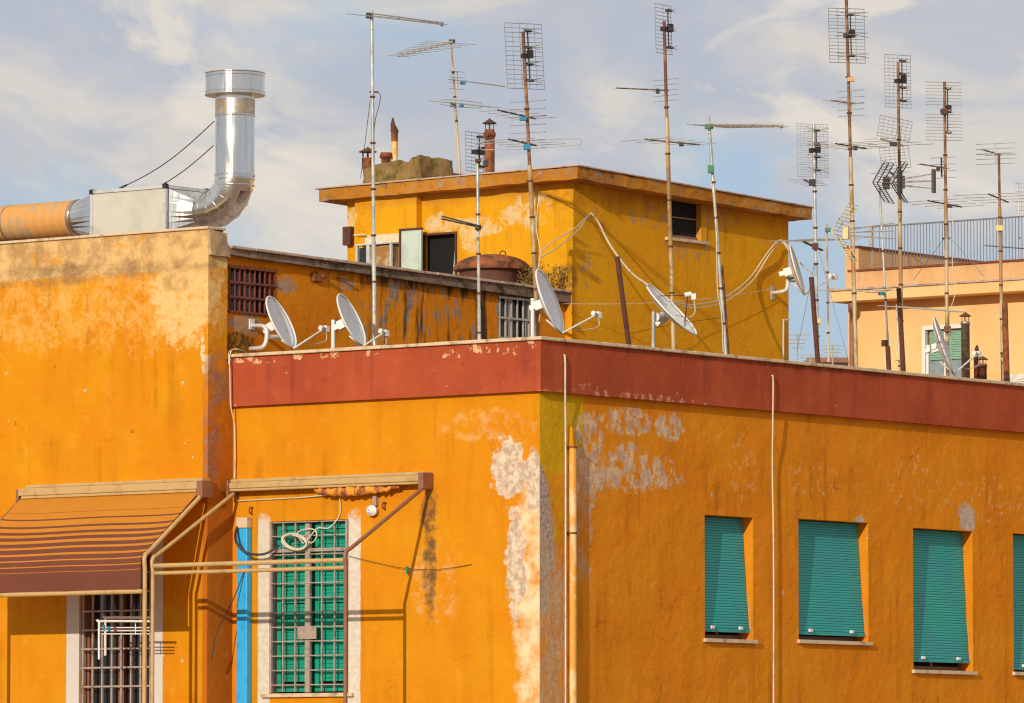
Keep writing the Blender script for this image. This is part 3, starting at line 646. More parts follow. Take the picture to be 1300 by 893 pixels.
# glazed box window
gx0, gx1 = Y(453, 320, yD - .3).x, Y(498, 320, yD - .3).x; gz1 = Y(470, 311.5, yD - .3).z; gz0 = gz1 - .75; gy = yD - .33
xmid = Y(467, 320, gy).x
wn = MB(); wn.box((xmid, gy + .03, gz0), (gx1 - .02, yD - .131, gz1 - .02)); wn = wn.obj('box_window', 'amber', D, label='dirty glazed box window')
wn2 = MB(); wn2.box((gx0 + .03, gy + .05, gz0), (xmid - .003, yD - .131, gz1 - .03)); wn2.obj('side_pane', 'glass', wn)
fr = MB(); fr.box((gx0, gy, gz0), (gx0 + .035, gy + .04, gz1)); fr.box((xmid - .03, gy - .002, gz0), (xmid + .03, gy + .045, gz1)); fr.box((gx1 - .025, gy, gz0), (gx1, gy + .04, gz1)); fr.box((gx0 - .01, gy - .01, gz1 + .001), (gx1 + .01, yD - .132, gz1 + .025)); fr.obj('window_frame', 'alu', wn)
# rusty wall bracket
p = Y(445, 299, yD); mb = MB(); mb.box((p.x - .07, yD - .10, p.z - .15), (p.x + .07, yD - .002, p.z + .12)); mb.obj('rusty_bracket', 'rustpost', D)
mb = MB(); a = Y(450, 299, yD - .11); b_ = Y(463, 298, yD - .2); mb.tube([a, b_], .018); mb.obj('bracket_rod', 'creambox', D)

# ------------------------------------------------------------------ things on the rooftop house
zD = zs(-7, yD + 1) + th
# rubble chimney base
yk = yD + .9
pa = Y(461, 228, yk); pb_ = Y(532, 222, yk); zt = Y(500, 206, yk).z
mb = MB(); mb.box((pa.x, yk, zs(pa.x, yk) + th), (pb_.x, yk + .8, zt))
bmesh.ops.subdivide_edges(mb.b, edges=mb.b.edges[:], cuts=14, use_grid_fill=True)
for v in mb.b.verts:
    n_ = mnoise.noise_vector(v.co * 4) * .06 + mnoise.noise_vector(v.co * 13) * .02
    if v.co.z > zt - .01: v.co.z += n_.z + (.06 if v.co.x > pb_.x - .15 else 0)
    v.co.x += n_.x * .5; v.co.y += n_.y * .5
    if v.co.z < zs(v.co.x, v.co.y) + th + .02: v.co.z = zs(v.co.x, v.co.y) + th + .004
for f in mb.b.faces: f.smooth = True
ch = tag(mb.obj('chimney_stack', 'rough'), 'broad mossy rubble chimney base on the rooftop house', 'chimney')
def flue_hood(mb, c, r, h, legs=4):
    """conical hood on little legs above an open flue end"""
    c = V(c)
    for i in range(legs):
        a = 2 * PI * (i + .5) / legs; d = V((math.cos(a), math.sin(a), 0))
        mb.tube([c + d * r * .85, c + d * r * .95 + V((0, 0, h * .55))], r * .10, 5)
    mb.tube([c + V((0, 0, h * .50)), c + V((0, 0, h * .56)), c + V((0, 0, h * .9)), c + V((0, 0, h))], [r * 1.55, r * 1.6, r * .2, r * .06], 14)
p = Y(467, 206, yk + .3)
t1 = thing('chimney_cowl', (p.x, p.y, p.z), 'tiny dark hooded cowl on the left end of the rubble chimney base', 'chimney')
mb = MB(); mb.tube([p - V((0, 0, .1)), p + V((0, 0, .06))], .09, 12); mb.obj('flue', 'rust', t1); mb = MB(); flue_hood(mb, p + V((0, 0, .06)), .085, .17); mb.obj('hood', 'rustpost', t1)
p = Y(490, 206, yk + .3)
mb = MB(); mb.tube([p - V((0, 0, .08)), p + V((0, 0, .06)), p + V((0, 0, .06)), p + V((0, 0, .14))], [.06, .075, .10, .085], 10); tag(mb.obj('chimney_pot', 'rust'), 'short rusty chimney pot between cowl and yellow pipe', 'chimney')
p = Y(501, 208, yk + .4); q1 = Y(501, 180, yk + .4); q2 = Y(500.5, 166, yk + .4); q3 = Y(500.5, 150, yk + .4)
t1 = thing('flue_pipe', (p.x, p.y, p.z - .1), 'slim yellow flue pipe with charred twisted metal top', 'chimney')
mb = MB(); mb.tube([p - V((0, 0, .1)), q1], .048, 14); mb.obj('pipe', 'yellowpipe', t1)
mb = MB(); mb.tube([q1, q2, q2 + V((0, 0, .02))], [.050, .05, .056], 14); mb.obj('rusted_section', 'rust', t1)
mb = MB()
pts = [q2 + V((0, 0, 0)), q2 + V((-.01, 0, .05)), lerp(q2, q3, .5) - V((.03, 0, 0)), q3 - V((.02, 0, 0))]
mb.tube(pts, [.055, .05, .04, .015], 7); mb.tube([q2 + V((.01, 0, .02)), q2 + V((.05, 0, -.02)), q2 + V((.035, 0, -.1))], [.02, .03, .012], 6)
for v in mb.b.verts: v.co += mnoise.noise_vector(v.co * 25) * .018
mb.obj('charred_cowl', 'rustpost', t1)
# brown sloped skylight roof
ys_ = yD + 2.0; a = Y(530, 211, ys_); b_ = Y(577, 220, ys_)
mb = MB(); mb.hexa([(a.x - .4, ys_, zs(a.x, ys_) + th + .005), (b_.x, ys_, zs(b_.x, ys_) + th + .005), (b_.x, ys_ + 1.2, zs(b_.x, ys_) + th + .005), (a.x - .4, ys_ + 1.2, zs(a.x, ys_) + th + .005)], [(a.x - .4, ys_, a.z + .02), (b_.x, ys_, b_.z - .0), (b_.x, ys_ + 1.2, b_.z), (a.x - .4, ys_ + 1.2, a.z)])
tag(mb.obj('sloped_roof', 'brown'), 'brown sloping stair roof behind the rubble chimney base', 'roof')
# rusty chimney with hood
yc = yD + .5; p = Y(621.5, 220, yc); q1 = Y(621.5, 185, yc); q2 = Y(621.5, 171, yc)
t1 = thing('chimney_pipe', (p.x, p.y, p.z - .1), 'rusty round chimney with conical hood on the rooftop house', 'chimney')
mb = MB(); mb.tube([p - V((0, 0, .12)), q1, q2 - V((0, 0, .03)), q2 - V((0, 0, .03)), q2 + V((0, 0, .03)), q2 + V((0, 0, .03)), q2 + V((0, 0, .07))], [.075, .075, .075, .09, .09, .075, .07], 18); mb.obj('pipe', 'rust', t1)
mb = MB(); flue_hood(mb, q2 + V((0, 0, .07)), .065, .17); mb.obj('hood', 'rustpost', t1)

# ------------------------------------------------------------------ exhaust duct on the left roof
yd = .62
dct = thing('exhaust_duct', tuple(Y(230, 290, yd)), 'large shiny steel kitchen exhaust duct with orange hose, box and tall stack', 'duct')
# flexible hose
cz = Y(97, 281, yd).z; hz0 = Y(97, 276, yd)
mb = MB(); pts = []; rr = []
xa = Y(-60, 285, yd).x; xb_ = Y(99, 277, yd).x; n = int((xb_ - xa) / .0125)
zh = Y(98, 277, yd).z
for i in range(n + 1):
    x = xa + (xb_ - xa) * i / n; pts.append((x, yd, zh - .0)); rr.append(.232 + .016 * abs(math.sin(PI * (x - xa) / .155)) ** .35)
mb.tube(pts, rr, 28); mb.obj('flexible_hose', 'hose', dct)
mb = MB(); mb.tube([(xb_ - .02, yd, zh), (xb_ + .03, yd, zh)], .255, 28); x_ = Y(14, 285, yd).x; mb.tube([(x_, yd, zh), (x_ + .03, yd, zh)], .252, 28); mb.obj('hose_clamp', 'steelrust', dct)
# box
ybf = yd - .42; bxl = Y(117, 270, ybf).x; bxr = Y(210, 270, ybf).x; bzt = Y(165, 240.5, ybf).z; bzb = bzt - .72; ybk = ybf + .84
mb = MB(); mb.box((bxl, ybf, bzb), (bxr, ybk, bzt)); bo = mb.obj('filter_box', 'panelgrey', dct, bevel=.004)
mb = MB(); e = .022
for yy_ in (ybf, ybk):
    for xx in (bxl, bxr): mb.box((xx - e, yy_ - e, bzb), (xx + e, yy_ + e, bzt))
    mb.box((bxl + e, yy_ - e, bzt - e), (bxr - e, yy_ + e, bzt + e))
for xx in (bxl, bxr): mb.box((xx - e, ybf + e, bzt - e), (xx + e, ybk - e, bzt + e))
mb.obj('edge_profile', 'alu', bo)
mb = MB()
for yy_ in (ybf, ybk):
    for xx in (bxl, bxr): mb.box((xx - .03, yy_ - .03, bzt - .03), (xx + .03, yy_ + .03, bzt + .035))
mb.obj('corner_piece', 'black', bo)
def xition(xa, wa, ra, xb, rb, z, n=28):
    """square to round duct transition along X"""
    mb = MB(); A_ = []; B_ = []
    for j in range(n):
        a = 2 * PI * j / n + PI / n; c, s_ = math.cos(a), math.sin(a); k = max(abs(c), abs(s_))
        A_.append(mb.b.verts.new((xa, yd + c / k * wa, z + s_ / k * ra))); B_.append(mb.b.verts.new((xb, yd + c * rb, z + s_ * rb)))
    for j in range(n): mb.b.faces.new((A_[j], A_[(j + 1) % n], B_[(j + 1) % n], B_[j]))
    mb.b.faces.new(A_); mb.b.faces.new(B_[::-1]); return mb
zbox = (bzb + bzt) / 2 + .02
xition(bxl - .024, .37, .28, xb_ + .031, .235, zh).obj('square_to_round', 'steel', dct)
# elbow and stack
rp = .262
vx_ = Y(298.3, 170, yd).x; zc_ = Y(262, 267, yd).z; RR = .43
xel = vx_ - RR
xition(bxr + .024, .38, .28, xel - .12, rp * .9, zc_).obj('square_to_round', 'steel', dct)
segs = 5; el = MB(); pts = [(xel - .12, yd, zc_)]
for k in range(segs + 1):
    a = PI / 2 * k / segs; pts.append((xel + RR * math.sin(a), yd, zc_ + RR * (1 - math.cos(a))))
pts.append((vx_, yd, zc_ + RR + .05)); el.tube(pts, [rp * .9] + [rp] * (segs + 1) + [rp - .004], 32); el.obj('elbow', 'steel', dct)
el = MB()
for k in range(segs + 1):
    a = PI / 2 * k / segs; p = V((xel + RR * math.sin(a), yd, zc_ + RR * (1 - math.cos(a)))); d = V((math.cos(a), 0, math.sin(a)))
    el.tube([p - d * .008, p + d * .008], rp + .010, 32)
el.obj('elbow_seam', 'steel', dct)
zst0 = zc_ + RR; zst1 = Y(298, 120, yd).z
st_ = MB(); st_.tube([(vx_, yd, zst0), (vx_, yd, zst1)], rp, 40); st_ = st_.obj('stack_pipe', 'steel', dct)
for zz in (Y(298, 222, yd).z, Y(298, 228, yd).z, Y(298, 236, yd).z, Y(298, 148, yd).z):
    mb = MB(); mb.tube([(vx_ + rp * math.cos(j * PI / 24), yd + rp * math.sin(j * PI / 24), zz) for j in range(48)], .009, 6, closed=True); mb.obj('pipe_seam', 'steel', st_)
mb = MB(); mb.tube([(vx_, yd, Y(298, 146, yd).z), (vx_, yd, Y(298, 127, yd).z)], rp + .006, 40); mb.obj('stained_collar', 'steelrust', st_)
zc0_, zc1_ = Y(298, 122, yd).z, Y(298, 93, yd).z; rc = .395
mb = MB(); mb.tube([(vx_, yd, zc0_), (vx_, yd, zc1_)], rc, 56, caps=False)
mb.tube([(vx_, yd, zc0_), (vx_, yd, zc1_)], rc - .012, 48, caps=False)
mb.tube([(vx_, yd, zst1 - .03), (vx_, yd, zc1_ - .15)], rp - .01, 32, caps=False)
for zz, q_ in ((zc0_ + .01, .012), (zc0_ + .05, .007), (zc1_ - .05, .007), (zc1_ - .006, .012)):
    mb.tube([(vx_ + rc * math.cos(j * PI / 28), yd + rc * math.sin(j * PI / 28), zz) for j in range(56)], q_, 6, closed=True)
mb.tube([(vx_, yd, zc0_ + .0), (vx_, yd, zc0_ + .006)], rc - .013, 40)
mb.obj('stack_cap', 'steel', st_)
mb = MB(); mb.box((bxl + .1, ybf + .1, zroofC(0) - .5), (bxl + .16, ybk - .1, bzb)); mb.box((bxr - .16, ybf + .1, zroofC(0) - .5), (bxr - .1, ybk - .1, bzb)); mb.obj('support', 'mastgrey', dct)
for (a, b_, lab) in (((272, 154), (151, 240), 'upper dark guy wire from steel stack to left part of duct box'), ((271, 185), (206, 237), 'lower dark guy wire from steel stack to duct box corner')):
    p = Y(*a, yd - .26 if a[1] < 170 else yd - .2); q = Y(*b_, ybf); q.z = bzt + .02
    L = [lerp(p, q, i / 12) - V((0, 0, .10 * math.sin(PI * i / 12) ** 1)) * (1 if a[1] < 170 else .3) for i in range(13)]
    mb = MB(); mb.tube(L, .007, 6); mb.tube([L[-2], L[-1]], .014, 6); tag(mb.obj('guy_wire', 'cableblack'), lab, 'wire')

# ------------------------------------------------------------------ rust domed tank lid and shrub on shed roof
xt_ = -5.9
cl_, cr_ = X(576, 345, xt_), X(672, 352, xt_); cy_ = (cl_.y + cr_.y) / 2; rad = abs(cr_.y - cl_.y) / 2
tk = thing('water_tank', (xt_, cy_, zroofC(cy_)), 'low tank under a broad rusty red domed lid on the shed roof', 'tank')
R3 = (X(672, 340, xt_) - X(576, 340, xt_)).length / 2
cz_ = X(624, 342, xt_).z; ctr = V((xt_, cy_, 0))
rx = 48 / (7700 / depth(X(624, 340, xt_)))
zrim = Y(624, 341, 0).z
zrim = X(624, 341, xt_).z; zdome = X(624, 326, xt_).z
mb = MB(); zdome += .03; pr = [(rx * 1.02, -.035), (rx * 1.03, .0)] + [(rx * math.cos(a * PI / 18), (zdome - zrim) * math.sin(a * PI / 18)) for a in range(1, 9)] + [(.01, zdome - zrim)]
mb.tube([(xt_, cy_, zrim + h) for r_, h in pr], [r_ for r_, h in pr], 40); mb.obj('domed_lid', 'rust', tk)
mb = MB(); mb.tube([(xt_, cy_, zroofC(cy_) - .25), (xt_, cy_, zrim - .04)], rx * .86, 32); mb.obj('tank_body', 'rustpost', tk)
mb = MB(); c_ = V((xt_, cy_ + .25, zdome + .03)); mb.tube([c_ + V((.03 * math.cos(a * PI / 5), .03 * math.cos(a * PI / 5), .04 * math.sin(a * PI / 5))) for a in range(10)], .008, 6, closed=True); mb.obj('lifting_ring', 'black', tk)
# dry shrub
sb = thing('dry_shrub', tuple(V((-5.35, yD - .55, zroofC(yD - .55)))), 'dry brown shrub growing on the shed roof against the house corner', 'plant')
random.seed(3); lf = MB(); tw = MB()
for i in range(26):
    bp = V((-5.35 + random.uniform(-.2, .26), yD - .45 + random.uniform(-.35, .38), zroofC(yD - .4)))
    h = random.uniform(.15, .42) * (1.0 if bp.x < -5.3 else .75); tp = bp + V((random.uniform(-.15, .15), random.uniform(-.15, .15), h)); tw.tube([bp - V((0, 0, .03)), lerp(bp, tp, .5) + V((.02, 0, 0)), tp], [.006, .004, .002], 4)
    for k in range(34):
        c = lerp(bp, tp, random.uniform(.15, 1)) + V([random.gauss(0, .05) for _ in range(3)]); u = V([random.gauss(0, 1) for _ in range(3)]).normalized() * .026; v_ = u.orthogonal().normalized() * .011
        lf.quad(c - u, c + v_, c + u, c - v_)
lf.obj('leaves', 'leaf', sb); tw.obj('twigs', 'rustpost', sb)

# ------------------------------------------------------------------ satellite dishes
def dish(label, px, py, r, nv, loc, arm_to, mat='dish', mount=None, tripod=False, sc=1.0):
    """centre at photo px on plane loc=('x',k); nv normal as (right, up, towards camera)"""
    c = at_x(px, py, loc)
    n = (RIGHT * nv[0] + V((0, 0, 1)) * nv[1] - vh * nv[2]).normalized()
    t = thing('satellite_dish', tuple(c - V((0, 0, r))), label, 'satellite dish', 'satellite dishes on the roofs')
    u = n.cross(V((0, 0, 1))).normalized(); w_ = u.cross(n).normalized()
    if w_.z < 0: w_ = -w_
    d = MB(); dep = r * .20; nr, na = 7, 48; thk = .012
    for off, flip in ((0, 1), (-thk, -1)):
        rings = []
        for i in range(nr + 1):
            q = i / nr; row = []
            for j in range(na):
                a = 2 * PI * j / na; row.append(d.b.verts.new(c + n * (dep * q * q - dep + off) + (u * math.cos(a) * .93 + w_ * math.sin(a) * 1.0) * r * max(q, .001)))
            rings.append(row)
        for i in range(nr):
            for j in range(na):
                f = d.b.faces.new((rings[i][j], rings[i][(j + 1) % na], rings[i + 1][(j + 1) % na], rings[i + 1][j])); f.smooth = True
        if off == 0: top = rings[-1]
        else:
            for j in range(na): d.b.faces.new((top[j], top[(j + 1) % na], rings[-1][(j + 1) % na], rings[-1][j]))
    bmesh.ops.remove_doubles(d.b, verts=d.b.verts[:], dist=.002)
    d.obj('reflector', mat, t)
    rim = MB(); rim.tube([c + (u * math.cos(2 * PI * j / 48) * .93 + w_ * math.sin(2 * PI * j / 48)) * r for j in range(48)], .013, 8, closed=True); rim.obj('rim', 'white', t)
    bk = c - n * dep
    br_ = MB(); br_.obox(bk - n * .06, n * .065, u * .045, w_ * .06); br_.obox(bk - n * .14, n * .06, u * .03, w_ * .035); br_.obj('back_bracket', 'white', t, bevel=.004)
    f = at_x(arm_to[0], arm_to[1], loc)
    low = c - w_ * r * .98 + n * .0
    if not tripod:
        ar = MB(); ar.tube([bk - w_ * r * .5 - n * .04, low - w_ * .03, f], [.014, .014, .014], 6); ar.obj('feed_arm', 'white', t)
        fd = (c - f).normalized()
        fe = MB(); fe.tube([f - fd * .03 + V((0, 0, .01)), f + fd * .03 + V((0, 0, .01)), f + fd * .035 + V((0, 0, .01)), f + fd * .075 + V((0, 0, .01))], [.022, .022, .034, .034], 12); fe.obox(f - fd * .055 + V((0, 0, .01)), fd * .03, RIGHT * .025, V((0, 0, .04))); fe.obj('feed_horn', 'white', t)
        cb = MB(); cb.tube(smooth_path([f - fd * .05 - V((0, 0, .04)), f - V((0, 0, .16)) + RIGHT * .02, lerp(f, low, .45) - V((0, 0, .10)), lerp(f, low, .6)], 5), .006, 5); cb.obj('feed_cable', 'cablewhite', t)
    else:
        ar = MB()
        for a in (PI / 2 + .5, -PI / 2 + .25, -2.6): ar.tube([c + (u * math.cos(a) + w_ * math.sin(a)) * r * .72 - n * dep * .3, f], .007, 6)
        ar.obj('feed_strut', 'rustpost', t)
        fe = MB(); fe.tube([f - RIGHT * .04, f + RIGHT * .05 + V((0, 0, .02))], [.035, .03], 12); fe.obox(f + RIGHT * .08 - V((0, 0, .02)), RIGHT * .03, vh * .03, V((0, 0, .04))); fe.obj('feed_horn', 'white', t)
        cb = MB(); cb.tube(smooth_path([f + RIGHT * .08 - V((0, 0, .05)), f + RIGHT * .10 - V((0, 0, .22)), f + RIGHT * .02 - V((0, 0, .30)), c + w_ * -.25 * r + u * .1], 5), .007, 5); cb.obj('feed_cable', 'cablewhite', t)
    if mount:
        mm = MB(); mm.tube([V(p) for p in mount(bk - n * .16)], .028, 10); mm.obj('mounting_pole', 'mastgrey' if tripod else 'white', t)
    return t, bk - n * .16
x1_ = -4.55
def m1(b):
    e = X(338, 415, x1_); return smooth_path([V((xC, X(320, 414, xC).y, X(320, 414, xC).z)), X(333, 414, x1_ - .15), X(338, 419, x1_), X(338, 432, x1_), X(333, 441, x1_ - .1), V((xC, X(318, 443, xC).y, X(318, 443, xC).z))], 4)
d1, b1 = dish('white satellite dish seen edge-on beside the rust barred window, leftmost dish', 357, 409, .375, (.84, .42, .30), x1_, (411, 418), mount=m1)
mb = MB(); a = X(338, 428, x1_); mb.tube([a, X(356, 428, x1_)], .03, 8); mb.obj('cross_arm', 'white', d1)
mb = MB(); p = X(319, 412, xC); mb.box((xC, p.y - .05, p.z - .07), (xC + .02, p.y + .05, p.z + .07)); mb.obj('wall_plate', 'white', d1)
dish('grey faced satellite dish on a short pole beside the tall pale mast', 446, 406, .37, (.84, .40, .28), -3.9, (487, 423), mount=lambda b: [V((b.x - .05, b.y, FLOOR)), V((b.x - .05, b.y, b.z + .1))])
dish('large white satellite dish standing above the parapet corner', 698, 382, .44, (.88, .33, .24), -1.45, (757, 400), mount=lambda b: [V((b.x - .0, b.y, FLOOR)), V((b.x - .0, b.y, b.z + .12))])
def m4(b):
    p = X(829, 408, -1.5); return [V((p.x, p.y, FLOOR)), X(829.5, 396, -1.5)]
d4, _ = dish('broad weathered dish tilted skyward on a tripod feed between two masts', 852.5, 393, .475, (.70, .69, .22), -1.5, (873, 375), mat='dishold', mount=m4, tripod=True)
mb = MB(); mb.tube([X(832, 403, -1.5), X(840, 403, -1.55)], .06, 12); mb.obj('rotator', 'white', d4)
def m5(b):
    q = X(980, 372, -5.0); return smooth_path([V((-5.0, q.y, q.z)), X(990, 371, -4.75), X(998, 368, -4.62), X(1000, 360, -4.6), X(1000, 345, -4.6)], 4)
d5, _ = dish('old stained dish on a curved arm at the far corner of the rooftop house', 1012, 342, .37, (.95, .27, .15), -4.4, (1057, 352), mat='dishold', mount=m5)
mb = MB(); q = X(980, 372, -5.0); mb.box((-5.0, q.y - .04, q.z - .1), (-4.98, q.y + .04, q.z + .1)); mb.obj('wall_plate', 'mastgrey', d5)
mb = MB(); mb.tube([X(1000, 355, -4.6), X(1010, 355, -4.5)], .04, 8); mb.obj('cross_arm', 'mastgrey', d5)
dish('blue grey faced dish seen edge-on in front of the peach building window', 1198, 438, .42, (.93, .32, .16), -1.2, (1240, 450), mount=lambda b: [V((b.x, b.y, FLOOR)), V((b.x, b.y, b.z + .08))])

# ------------------------------------------------------------------ aerial masts
def aerial(label, base, top, x, r=.027, mat='mastmix', els=(), joints=3, floor=True, y=None, mat2=None, split=None):
    f = (lambda a, b: at_x(a, b, x)) if y is None else (lambda a, b: at_y(a, b, y))
    B_, T_ = f(*base), f(*top)
    if floor is True:
        B_ = B_ + (B_ - T_) / (T_.z - B_.z) * (B_.z - FLOOR)
    elif floor is not False:
        B_ = B_ + (B_ - T_) / (T_.z - B_.z) * (B_.z - floor)
    r *= .77
    t = thing('aerial_mast', tuple(B_), label, 'tv aerial', 'tv aerial masts on the roofs')
    ax = (T_ - B_).normalized()
    mb = MB()
    if mat2:
        S_ = B_ + ax * ((f(*split) - B_).dot(ax)); mb.tube([B_, S_], r * 1.12, 10); mb.obj('mast', mat, t)
        mb = MB(); mb.tube([S_, T_], r * .85, 10); mb.obj('upper_mast', mat2, t)
    else:
        mb.tube([B_, lerp(B_, T_, .45), lerp(B_, T_, .451), T_], [r * 1.08, r * 1.08, r * .86, r * .82], 10); mb.obj('mast', mat, t)
    for k in range(joints):
        p = lerp(B_, T_, .3 + .55 * (k + .5) / joints); cl = MB(); cl.tube([p - ax * .012, p + ax * .012], r * 1.35, 8); cl.obj('mast_clamp', 'rustpost', t)
    def mast_at(py):
        s_ = (f(top[0], py) - B_).dot(ax); return B_ + ax * s_
    for e in els:
        k = e[0]; dd = depth(mast_at(e[2] if k != 'yagi' else (e[2] + e[4]) / 2)); S = dd / F
        def at(px, py, o=0.0): return at_d(px, py, dd + o)
        if k == 'panel':     # cx cy w h ang cols rows tilt colour
            _, cx, cy, wpx, hpx, ang, nx, ny = e[:8]; op = e[8] if len(e) > 8 else {}
            hv = RIGHT * math.cos(ang) + vh * math.sin(ang); fw = RIGHT * math.sin(-ang) + vh * math.cos(ang)
            up_ = ax.copy()
            if 'roll' in op:
                q_ = Matrix.Rotation(op['roll'], 3, vh); hv = q_ @ hv; up_ = q_ @ up_
            if 'lean' in op: up_ = (up_ + fw * op['lean']).normalized()
            W = wpx * S / math.cos(ang) / 2; H_ = hpx * S / 2; c = at(cx, cy) + fw * .05
            wr = op.get('wr', .0045) * .8; mb = MB()
            for i in range(nx + 1):
                if op.get('nov') and i not in (nx // 2,): continue
                a = c + hv * (W * (2 * i / nx - 1)); rr_ = wr * (1.4 if i in (0, nx) else 1); mb.tube([a - up_ * H_, a + up_ * H_], rr_, 4)
            for j in range(ny + 1):
                if 'gap' in op and j in op['gap']: continue
                a = c + up_ * (H_ * (2 * j / ny - 1)); rr_ = wr * (1.3 if j in (0, ny) else 1); mb.tube([a - hv * W, a + hv * W], rr_, 4)
            pn = mb.obj('reflector_grid', op.get('mat', 'wire'), t)
            nd = op.get('dip', 4)
            if nd:
                mb = MB(); mk = MB(); q = -fw * .12
                spn = H_ * .8
                mk.tube([c + q * .45 - up_ * spn + hv * .04, c + q * .45 + up_ * spn + hv * .04], .009, 6)
                for j in range(nd):
                    zc = c + up_ * (spn * (2 * j / (nd - 1) - 1) * .95) + hv * .04
                    mk.obox(zc + q * .6, hv * .045, q * .25, up_ * .016)
                    for s_ in (-1, 1):
                        for s2 in (-.35, .35): mb.tube([zc + q, zc + q + hv * s_ * W * op.get('dl', .55) + up_ * s2 * W * .35], .0045, 4)
                mk.obox(c + q * .7 + hv * .05 + up_ * H_ * .05, hv * .035, q * .25, up_ * .055); mk.obox(c - fw * .03, hv * .05, fw * .05, up_ * .03)
                mk.obj('dipole_carrier', op.get('cm', 'black'), t); mb.obj('dipoles', op.get('mat', 'wire'), t)
        elif k == 'yagi':    # x0 y0 x1 y1 depth-offset n len0 len1 opts
            _, xa, ya, xb, yb, dz, n, l0, l1 = e[:9]; op = e[9] if len(e) > 9 else {}
            a = at(xa, ya, dz * op.get('aoff', 0)); b_ = at(xb, yb, dz); d = (b_ - a).normalized()
            bm_ = MB(); rb = op.get('rb', .011); bm_.tube([a, b_], rb, 6)
            if op.get('twin'): o_ = V((0, 0, .035)); bm_.tube([a + o_, b_ + o_ * .5], rb * .8, 6)
            bm_.obj('boom', op.get('bm', 'boom'), t)
            ev = V((0, 0, 1)) if op.get('vert') else d.cross(V((0, 0, 1))).normalized()
            em = MB()
            for i in range(n):
                s_ = (i + .5) / n if op.get('in') else i / max(1, n - 1); p = lerp(a, b_, .03 + .94 * s_); L_ = l0 + (l1 - l0) * s_; em.tube([p - ev * L_ / 2, p + ev * L_ / 2], op.get('re', .0045), 4)
            if op.get('fold'):
                fl, fz, s_ = op['fold']; p = lerp(a, b_, s_); z_ = V((0, 0, fz / 2)); ring = []
                for q in range(24):
                    an = 2 * PI * q / 24; cx_ = max(-1, min(1, math.cos(an) * 1.35)); ring.append(p + ev * (fl / 2) * cx_ + z_ * math.sin(an))
                em.tube(ring, .006, 5, closed=True)
            em.obj('aerial_elements', op.get('em', 'wirelight'), t)
            if op.get('refl'):   # vertical stack of reflector bars
                s_, nn_, hh_, ll_ = op['refl']; p = lerp(a, b_, s_); rm = MB(); rm.tube([p - V((0, 0, hh_ / 2)), p + V((0, 0, hh_ / 2))], .011, 6)
                ev2 = ev if not op.get('vert') else d.cross(V((0, 0, 1))).normalized()
                for i in range(nn_):
                    q = p + V((0, 0, hh_ * (i / (nn_ - 1) - .5))); rm.tube([q - ev2 * ll_ / 2, q + ev2 * ll_ / 2], .0045, 4)
                rm.obj('reflector_bars', op.get('em', 'wirelight'), t)
        elif k == 'box':
            _, px, py, wp, hp, mt = e; mb = MB(); c = at(px, py, -.05); mb.obox(c, RIGHT * wp * S / 2, vh * .03, V((0, 0, hp * S / 2))); mb.obj('junction_box', mt, t, bevel=.006)
        elif k == 'corner':  # corner reflector: two leaning grids + directors
            _, cx, cy, sg, ang, mt, dk, ln = e; CW, CL = (.16, .34) if mt == 'wire' else (.20, .46); c = at(cx, cy); fwv = RIGHT * math.cos(ang) + vh * math.sin(ang); sd = fwv.cross(V((0, 0, 1)))
            for s_ in (1, -1):
                mb = MB(); dr = (V((0, 0, 1)) * .84 * s_ + fwv * .54 * sg).normalized(); W = CW; L_ = CL
                for q in (-1, 1): mb.tube([c + sd * W * q, c + sd * W * q + dr * L_], .0085, 5)
                mb.tube([c, c + dr * L_], .009, 5)
                mb.obj('corner_reflector_arm', dk, t)
                mb = MB()
                for j in range(9): p = c + dr * L_ * (.08 + .92 * j / 8); mb.tube([p - sd * W * 1.1, p + sd * W * 1.1], .0045, 4)
                mb.obj('reflector_bars', mt, t)
            mb = MB(); e_ = c + fwv * ln * sg
            for z_ in (-.09, 0, .09):
                mb.tube([c + V((0, 0, z_ * .5)) + fwv * sg * .1, e_ + V((0, 0, z_ * 1.2))], .009, 5)
            mb.obj('boom', 'boomlight', t)
            mb = MB()
            for j in range(13):
                p = lerp(c, e_, .25 + .72 * j / 12)
                for z_ in (-1, 0, 1): q = p + V((0, 0, z_ * (.04 + .065 * j / 12))); mb.tube([q - sd * .07, q + sd * .07], .004, 4)
            mb.obj('directors', 'wirelight', t)
            mb = MB(); mb.obox(c + fwv * sg * .14, fwv * .04, sd * .03, V((0, 0, .09))); mb.obj('dipole_box', 'creambox' if mt == 'boomlight' else 'black', t)
            if mt != 'boomlight':
                mb = MB(); mb.obox(e_, fwv * .02, sd * .05, V((0, 0, .17))); mb.obj('boom_end_fin', 'black', t)
        elif k == 'arm':
            _, xa, ya, xb, yb, dz, mt = e; mb = MB(); mb.tube([at(xa, ya, -dz), at(xb, yb, dz)], .012, 6); mb.obj('side_arm', mt, t)
        elif k == 'lead':
            mb = MB(); mb.tube(smooth_path([at(px, py, -.04) for px, py in e[4]], 5), e[3], 5); mb.obj('coax_lead', e[1], t)
    return t
# 1 tall pale mast in front of the shed
aerial('tall pale mast left of the rooftop house, long boom pointing right at its top', (475.5, 437), (472, 14), -4.3, .036, 'mastgrey', [
    ('yagi', 467, 20, 562, 31, -1.6, 9, .75, .22, dict(twin=1, bm='boom', rb=.012, em='wirelight')),
    ('box', 468, 20, 7, 7, 'black'), ('box', 561, 31, 4, 5, 'bluebox'), ('arm', 469, 117, 480, 117, .0, 'rustpost'),
    ('lead', 'cableblack', 120, .005, [(480, 117), (483, 123), (481, 135), (477, 150), (474.5, 175), (475, 240)])], joints=5)
